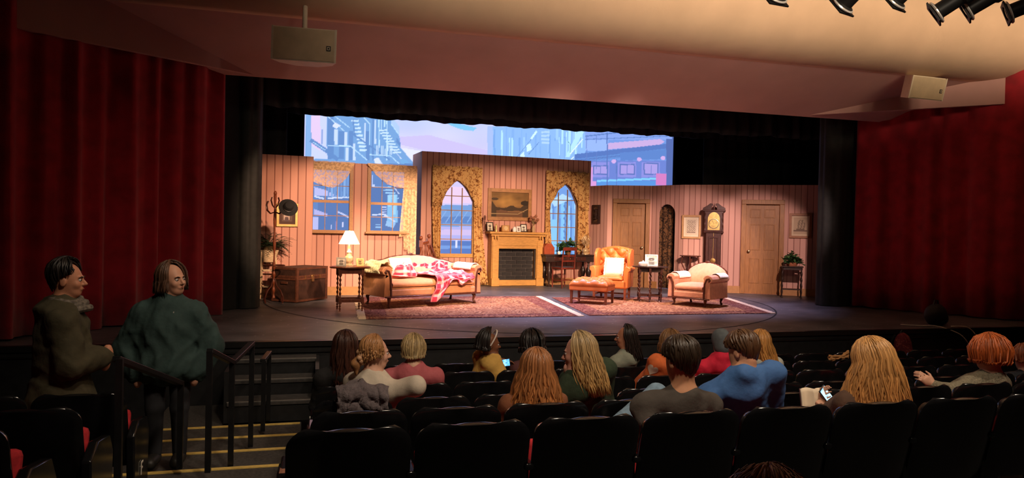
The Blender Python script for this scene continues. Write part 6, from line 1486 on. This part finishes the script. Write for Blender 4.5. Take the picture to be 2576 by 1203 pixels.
# 14 strawberry blonde with phone
w14 = ony(2070, 1040, 3.93); p14 = person('person with long strawberry blond hair looking at a phone', at_head(2196, 914, 3.60), (14, 22, 0), 10, shirt=cmat('brown_top', (.10, .055, .036), .9), seed=14, skin=FAIR, thick=1.05,
       arms=(['w', ony(2098, 1050, 3.75), w14], None), hands=(dict(n=(.5, -.5, .4), t=(-.2, .3, .9), d=(-.05, .15, 1), curl=40), False),
       hairkw=dict(col=(.52, .27, .09), length=.33, spread=.40, n=800, wave=.012, end_col=(.48, .22, .065), layers=.036, rad=.0062, phimax=124))
# 15 puffy ginger hair, knitted vest, raised hand
p15 = person('person with short puffy ginger hair in a grey knitted vest, hand raised', at_head(2488, 893, 4.40), (16, 6, 0), 6, shirt=cmat('grey_knit', (.21, .185, .125), .95, var=.35, scale=70, bump=.5, bscale=90), shirt_name='knit_vest', seed=15, skin=FAIR, thick=1.15,
       arms=(['w', ony(2400, 985, 4.30), ony(2352, 972, 4.45)], None), hands=(dict(n=(.1, 1, -.2), t=(.5, .2, .8), d=(-.6, .25, .5), curl=32), False),
       hairkw=dict(col=(.40, .09, .02), length=.035, spread=-.75, th1=118, phimax=140, n=800, top_r=(.106, .116, .108), layers=.045, wave=.02, rad=.008, end_col=(.34, .07, .015)))
# 16 at the right edge
person('person with brown hair in a dark jacket at the right edge of the frame', at_head(2580, 902, 5.35), (0, 6, 0), 0, shirt=cmat('navy_jacket', (.012, .014, .02), .9), seed=16, hairkw=dict(col=(.20, .055, .02), length=.03, th1=110, phimax=130, n=260, layers=.03, rad=.008))
# 17 crown of a head right in front of the camera
person('person right in front with only reddish brown hair showing at the bottom', np.array([.87, 1.22, 1.742]), (0, 6, 0), 0, floor=.80, shirt=cmat('dark_rust_top', (.12, .03, .02), .9), seed=17, hairkw=dict(col=(.34, .11, .045), length=.05, th1=108, phimax=125, n=700, layers=.016, rad=.005))
place = copy_tree
# standing pair by the left curtain
pm = person('person with short dark hair in an olive jacket and scarf, arms folded', ony(170, 706, 5.55), (-88, 3, 0), -72, floor=.30, standing=True, shirt=cmat('olive_jacket', (.060, .050, .026), .9, var=.15, scale=15), shirt_name='jacket', seed=21, face=True, skin=(.60, .26, .15), loose=.045, coat_len=.24, thick=1.15, fold=0.0154,
       arms=([(-.03, .07, -.27), (.12, .22, -.30)], [(.06, .05, -.28), (-.10, .23, -.26)]),
       hairkw=dict(col=(.016, .012, .010), th1=104, phimax=118, n=480, layers=.040, nape=20, **SHORT))
sl = MB(); nbl = pm['L'](pm['nb'])
for k, (rr1, z_) in enumerate(((.088, .045), (.098, .02), (.105, -.01))): sl.tube([nbl+pm['f']*(.02+.02*k*math.cos(a))+np.array([rr1*math.cos(a), rr1*math.sin(a), z_+.012*math.sin(2*a+k)]) for a in np.linspace(0, 2*math.pi, 25)], .026, 8)
sl.build('scarf', mat('grey_print_scarf', (.15, .125, .10), .9, var=.6, scale=45), pm['root'])
pwm = person('smiling person with brown bob in a dark teal jacket, hands in pockets', ony(434, 705, 6.05), (-128, 0, 4), 178, floor=.452, standing=True, shirt=cmat('dark_teal_jacket', (.026, .052, .048), .85, var=.15, scale=12), shirt_name='jacket', seed=22, face=True, skin=(.62, .31, .20), loose=.05, coat_len=.20, thick=1.12, fold=0.0154,
       arms=([(-.13, -.02, -.26), (-.05, .05, -.43)], [(.13, -.02, -.26), (.05, .05, -.43)]),
       hairkw=dict(col=(.095, .046, .026), length=.11, th1=100, phimax=114, n=360, layers=.03, spread=.14, wave=.008, end_col=(.06, .028, .016), rad=.009))
nbl = pwm['L'](pwm['nb']); zb = MB()
for sg in (-1, 1): zb.tube([nbl+pwm['br']*.055*sg+pwm['bf']*.075+np.array([0, 0, .03]), nbl+pwm['br']*.06*sg+pwm['bf']*.135+np.array([0, 0, -.06])], .007, 6)
zb.build('collar_clips', mat('steel_clip', (.55, .52, .48), .3, .8), pwm['root'])
sdf_obj('inner_top', [('c', nbl+pwm['bf']*.02, nbl+pwm['bf']*.055-np.array([0, 0, .07]), .068, .06, .02)], mat('black_inner_top', (.01, .01, .011), .9), pwm['root'], (), .01, .012)
# ------------------------------------------------------------------ things in the stalls
m_ph = mat('phone_case', (.03, .03, .035), .4)
def phone(label, c, rz, tilt, roll, w_, h_, cols):
    T = thing('smartphone', label, 'phone', c); q = Matrix.Rotation(rz, 4, 'Z') @ Matrix.Rotation(tilt, 4, 'X') @ Matrix.Rotation(roll, 4, 'Y')
    MB().box((0, 0, 0), (w_, .009, h_)).xf(q).build('case', m_ph, T, True, bevel=.003)
    n = 16; g = MB().grid(lambda u, v: (-w_/2+.004+(w_-.008)*u, -.0052, -h_/2+.006+(h_-.012)*v), n, n); U = np.array([(i % n)/(n-1) for i in range(n*n)]); V = np.array([(i//n)/(n-1) for i in range(n*n)]); g.c = cols(U, V); g.xf(q)
    g.build('lit_display', MATS.get('phone_display') or attr_mat('phone_display', .3, 1.6), T, False); return T
def scr1(u, v): c = np.tile(np.array([.12, .48, .95]), (len(u), 1)); c[N2(u, v, 1.5, 3) > .1] = (.35, .75, 1); c[(N2(u, v, 2, 8) > .35)] = (.08, .25, .7); return c
def scr2(u, v): c = np.tile(np.array([.52, .78, .92]), (len(u), 1)); c[(v > .25) & (v < .45) & (N2(u, v, 3, 5) > 0) & (np.abs(u-.5) < .32)] = (.25, .42, .55); c[v > .92] = (.3, .55, .7); return c
phone('phone with a bright blue picture in the hand of the yellow top', tuple(ony(1271, 913, 7.0)), R(-12), R(-8), R(82), .075, .10, scr1)
phone('phone with a pale lit display held by the strawberry blond reader', tuple(ony(2077, 992, 3.93)), R(14), R(-20), R(-33), .072, .10, scr2)
# open book
bk_ = thing('open_book', 'open book with white pages between the blue shirt and the phone', 'book', tuple(ony(2044, 1008, 4.02)), R(-16))
for sg in (-1, 1):
    MB().grid(lambda u, v: (sg*.085*u, -.05+.03*math.sin(math.pi*u*.9), -.07+.14*v+.012*math.sin(math.pi*u)), 12, 6).xf(Matrix.Rotation(R(-18), 4, 'X')).build('pages', mat('white_pages', (.74, .62, .46), .9, var=.05), bk_, True, 180, solid=.012)
    MB().grid(lambda u, v: (sg*.09*u, -.036+.03*math.sin(math.pi*u*.9), -.074+.148*v), 8, 4).xf(Matrix.Rotation(R(-18), 4, 'X')).build('cover', mat('book_cover', (.10, .03, .03), .6), bk_, True, 180, solid=.004)
# grey coat over the back of the aisle seat, tan bow scarf, backpack, cable
def coat(u, v):
    x = -.16+.34*u+.02*wr(u, v, 2, 6); t = v
    if t < .45: q = t/.45; y = -.09-.06*math.sin(q*2.4)-.02*wr(u, q, 2, 9); z = -.16+.24*q+.05*math.exp(-((u-.4)/.25)**2)*q
    else: q = (t-.45)/.55; y = -.09+.20*q; z = .08+.05*math.exp(-((u-.4)/.25)**2)*(1-q)-.16*q*q
    return (x, y-.03*abs(wr(u*1.5, v*1.5, 2.2, 13)), z+.02*wr(u, v, 2.5, 31))
cpos = ony(905, 1000, 5.03); cl_ = MB().grid(coat, 44, 40).build('grey_coat', mat('grey_fleece', (.13, .105, .11), .95, var=.2, scale=30, bump=.4, bscale=60), None, True, 180, solid=.03, loc=tuple(cpos)); tag(cl_, 'grey fleece coat draped over the seat behind the cream sweater', 'coat')
def bowf(u, v): a = (u-.5)*2; return (.12*a, -.02*math.cos(a*3)+.02*wr(u, v, 2, 4), (v-.5)*(.03+.06*abs(a))+.025*a+.01*wr(u, v, 2, 7))
sx = MB().grid(bowf, 30, 12).build('tan_scarf', mat('tan_cloth', (.42, .21, .075), .85, var=.15), None, True, 180, solid=.012, loc=tuple(ony(2112, 898, 6.74-.02)), rot=R(-10)); tag(sx, 'small tan scarf over a seat back beside the strawberry blond hair', 'scarf')
bpk = thing('floral_backpack', 'dark red patterned backpack leaning on the stage front at the right', 'backpack', (8.05, 8.33, floor_at(8.3)+.001), R(12)); m_bp = floral('dark_red_print', (.10, .012, .018), (.28, .07, .05), (.02, .02, .03), 16)
hB = 1.02-floor_at(8.3)
tb = thing('prop_crate', 'black crate under the patterned backpack', 'crate', (8.05, 8.32, floor_at(8.3)+.001), R(3)); MB().box((0, 0, .22), (.42, .32, .44)).build('box', m_black, tb, False, bevel=.01); MB().box((0, 0, .445), (.44, .34, .02)).build('lid', m_black, tb, False, bevel=.006)
bpk.location = (8.05, 8.33, floor_at(8.3)+.458)
sdf_obj('bag', [('e', (0, 0, .22), (.155, .10, .22), None, .03), ('e', (0, -.07, .14), (.12, .06, .12), None, .03)], m_bp, bpk, (), .012, .014, folds(5, .004, None))
for sg in (-1, 1): MB().tube([(sg*.06, .08, .40), (sg*.07, .13, .30), (sg*.08, .10, .10)], .012, 6).build('strap', m_iron, bpk)
MB().tube([(-.04, .02, .43), (0, .02, .47), (.04, .02, .43)], .010, 6).build('grab_loop', m_iron, bpk)
cbl = [(8.55, 8.9, 1.012), (8.75, 8.75, 1.015), (8.95, 8.62, 1.02), (9.15, 8.42, .93), (9.3, 8.36, .76), (9.42, 8.35, .72), (9.5, 8.4, .80), (9.48, 8.46, .92), (9.36, 8.5, 1.02), (9.2, 8.62, 1.014)]
def smooth(P, n=6):
    P = [Vector(p) for p in P]; out = []
    for i in range(len(P)-1):
        p0, p1, p2_, p3 = P[max(0, i-1)], P[i], P[i+1], P[min(len(P)-1, i+2)]
        for k in range(n): t = k/n; out.append(.5*((2*p1)+(-p0+p2_)*t+(2*p0-5*p1+4*p2_-p3)*t*t+(-p0+3*p1-3*p2_+p3)*t**3))
    return out+[P[-1]]
tag(MB().tube(smooth(cbl), .009, 6).build('white_cable', mat('white_cable_jacket', (.45, .43, .40), .5), None, True, 180), 'white cable looped over the stage edge beside the backpack', 'cable')
blk = thing('dark_bag', 'black bag on the stage edge beside the white cable', 'bag', (9.15, 8.85, SZ+.002), R(20)); sdf_obj('bag', [('e', (0, 0, .16), (.22, .14, .17), None, .03), ('e', (.1, .0, .10), (.14, .13, .11), None, .03)], mat('black_nylon', (.010, .010, .014), .7), blk, (), .012, .016, folds(8, .005, None)); MB().tube([(-.08, 0, .31), (-.04, 0, .38), (.05, 0, .38), (.08, 0, .30)], .012, 6).build('handle', m_iron, blk)
# glossy black bag on the near left seat
gb = thing('glossy_handbag', 'glossy dark handbag on the near seat left of the aisle', 'handbag', (-1.78, 3.52, 1.53-.84+.46), R(30))
sdf_obj('bag', [('e', (0, 0, .11), (.20, .10, .12), None, .03), ('c', (-.17, 0, .17), (.17, 0, .17), .05, .05, .04)], mat('glossy_patent', (.05, .035, .02), .12, var=.3, spec=.8, coat=.5), gb, (), .012, .014, folds(9, .004, None)); MB().tube([(-.12, 0, .20), (-.08, 0, .33), (.08, 0, .33), (.12, 0, .20)], .010, 6).build('handle', m_iron, gb)
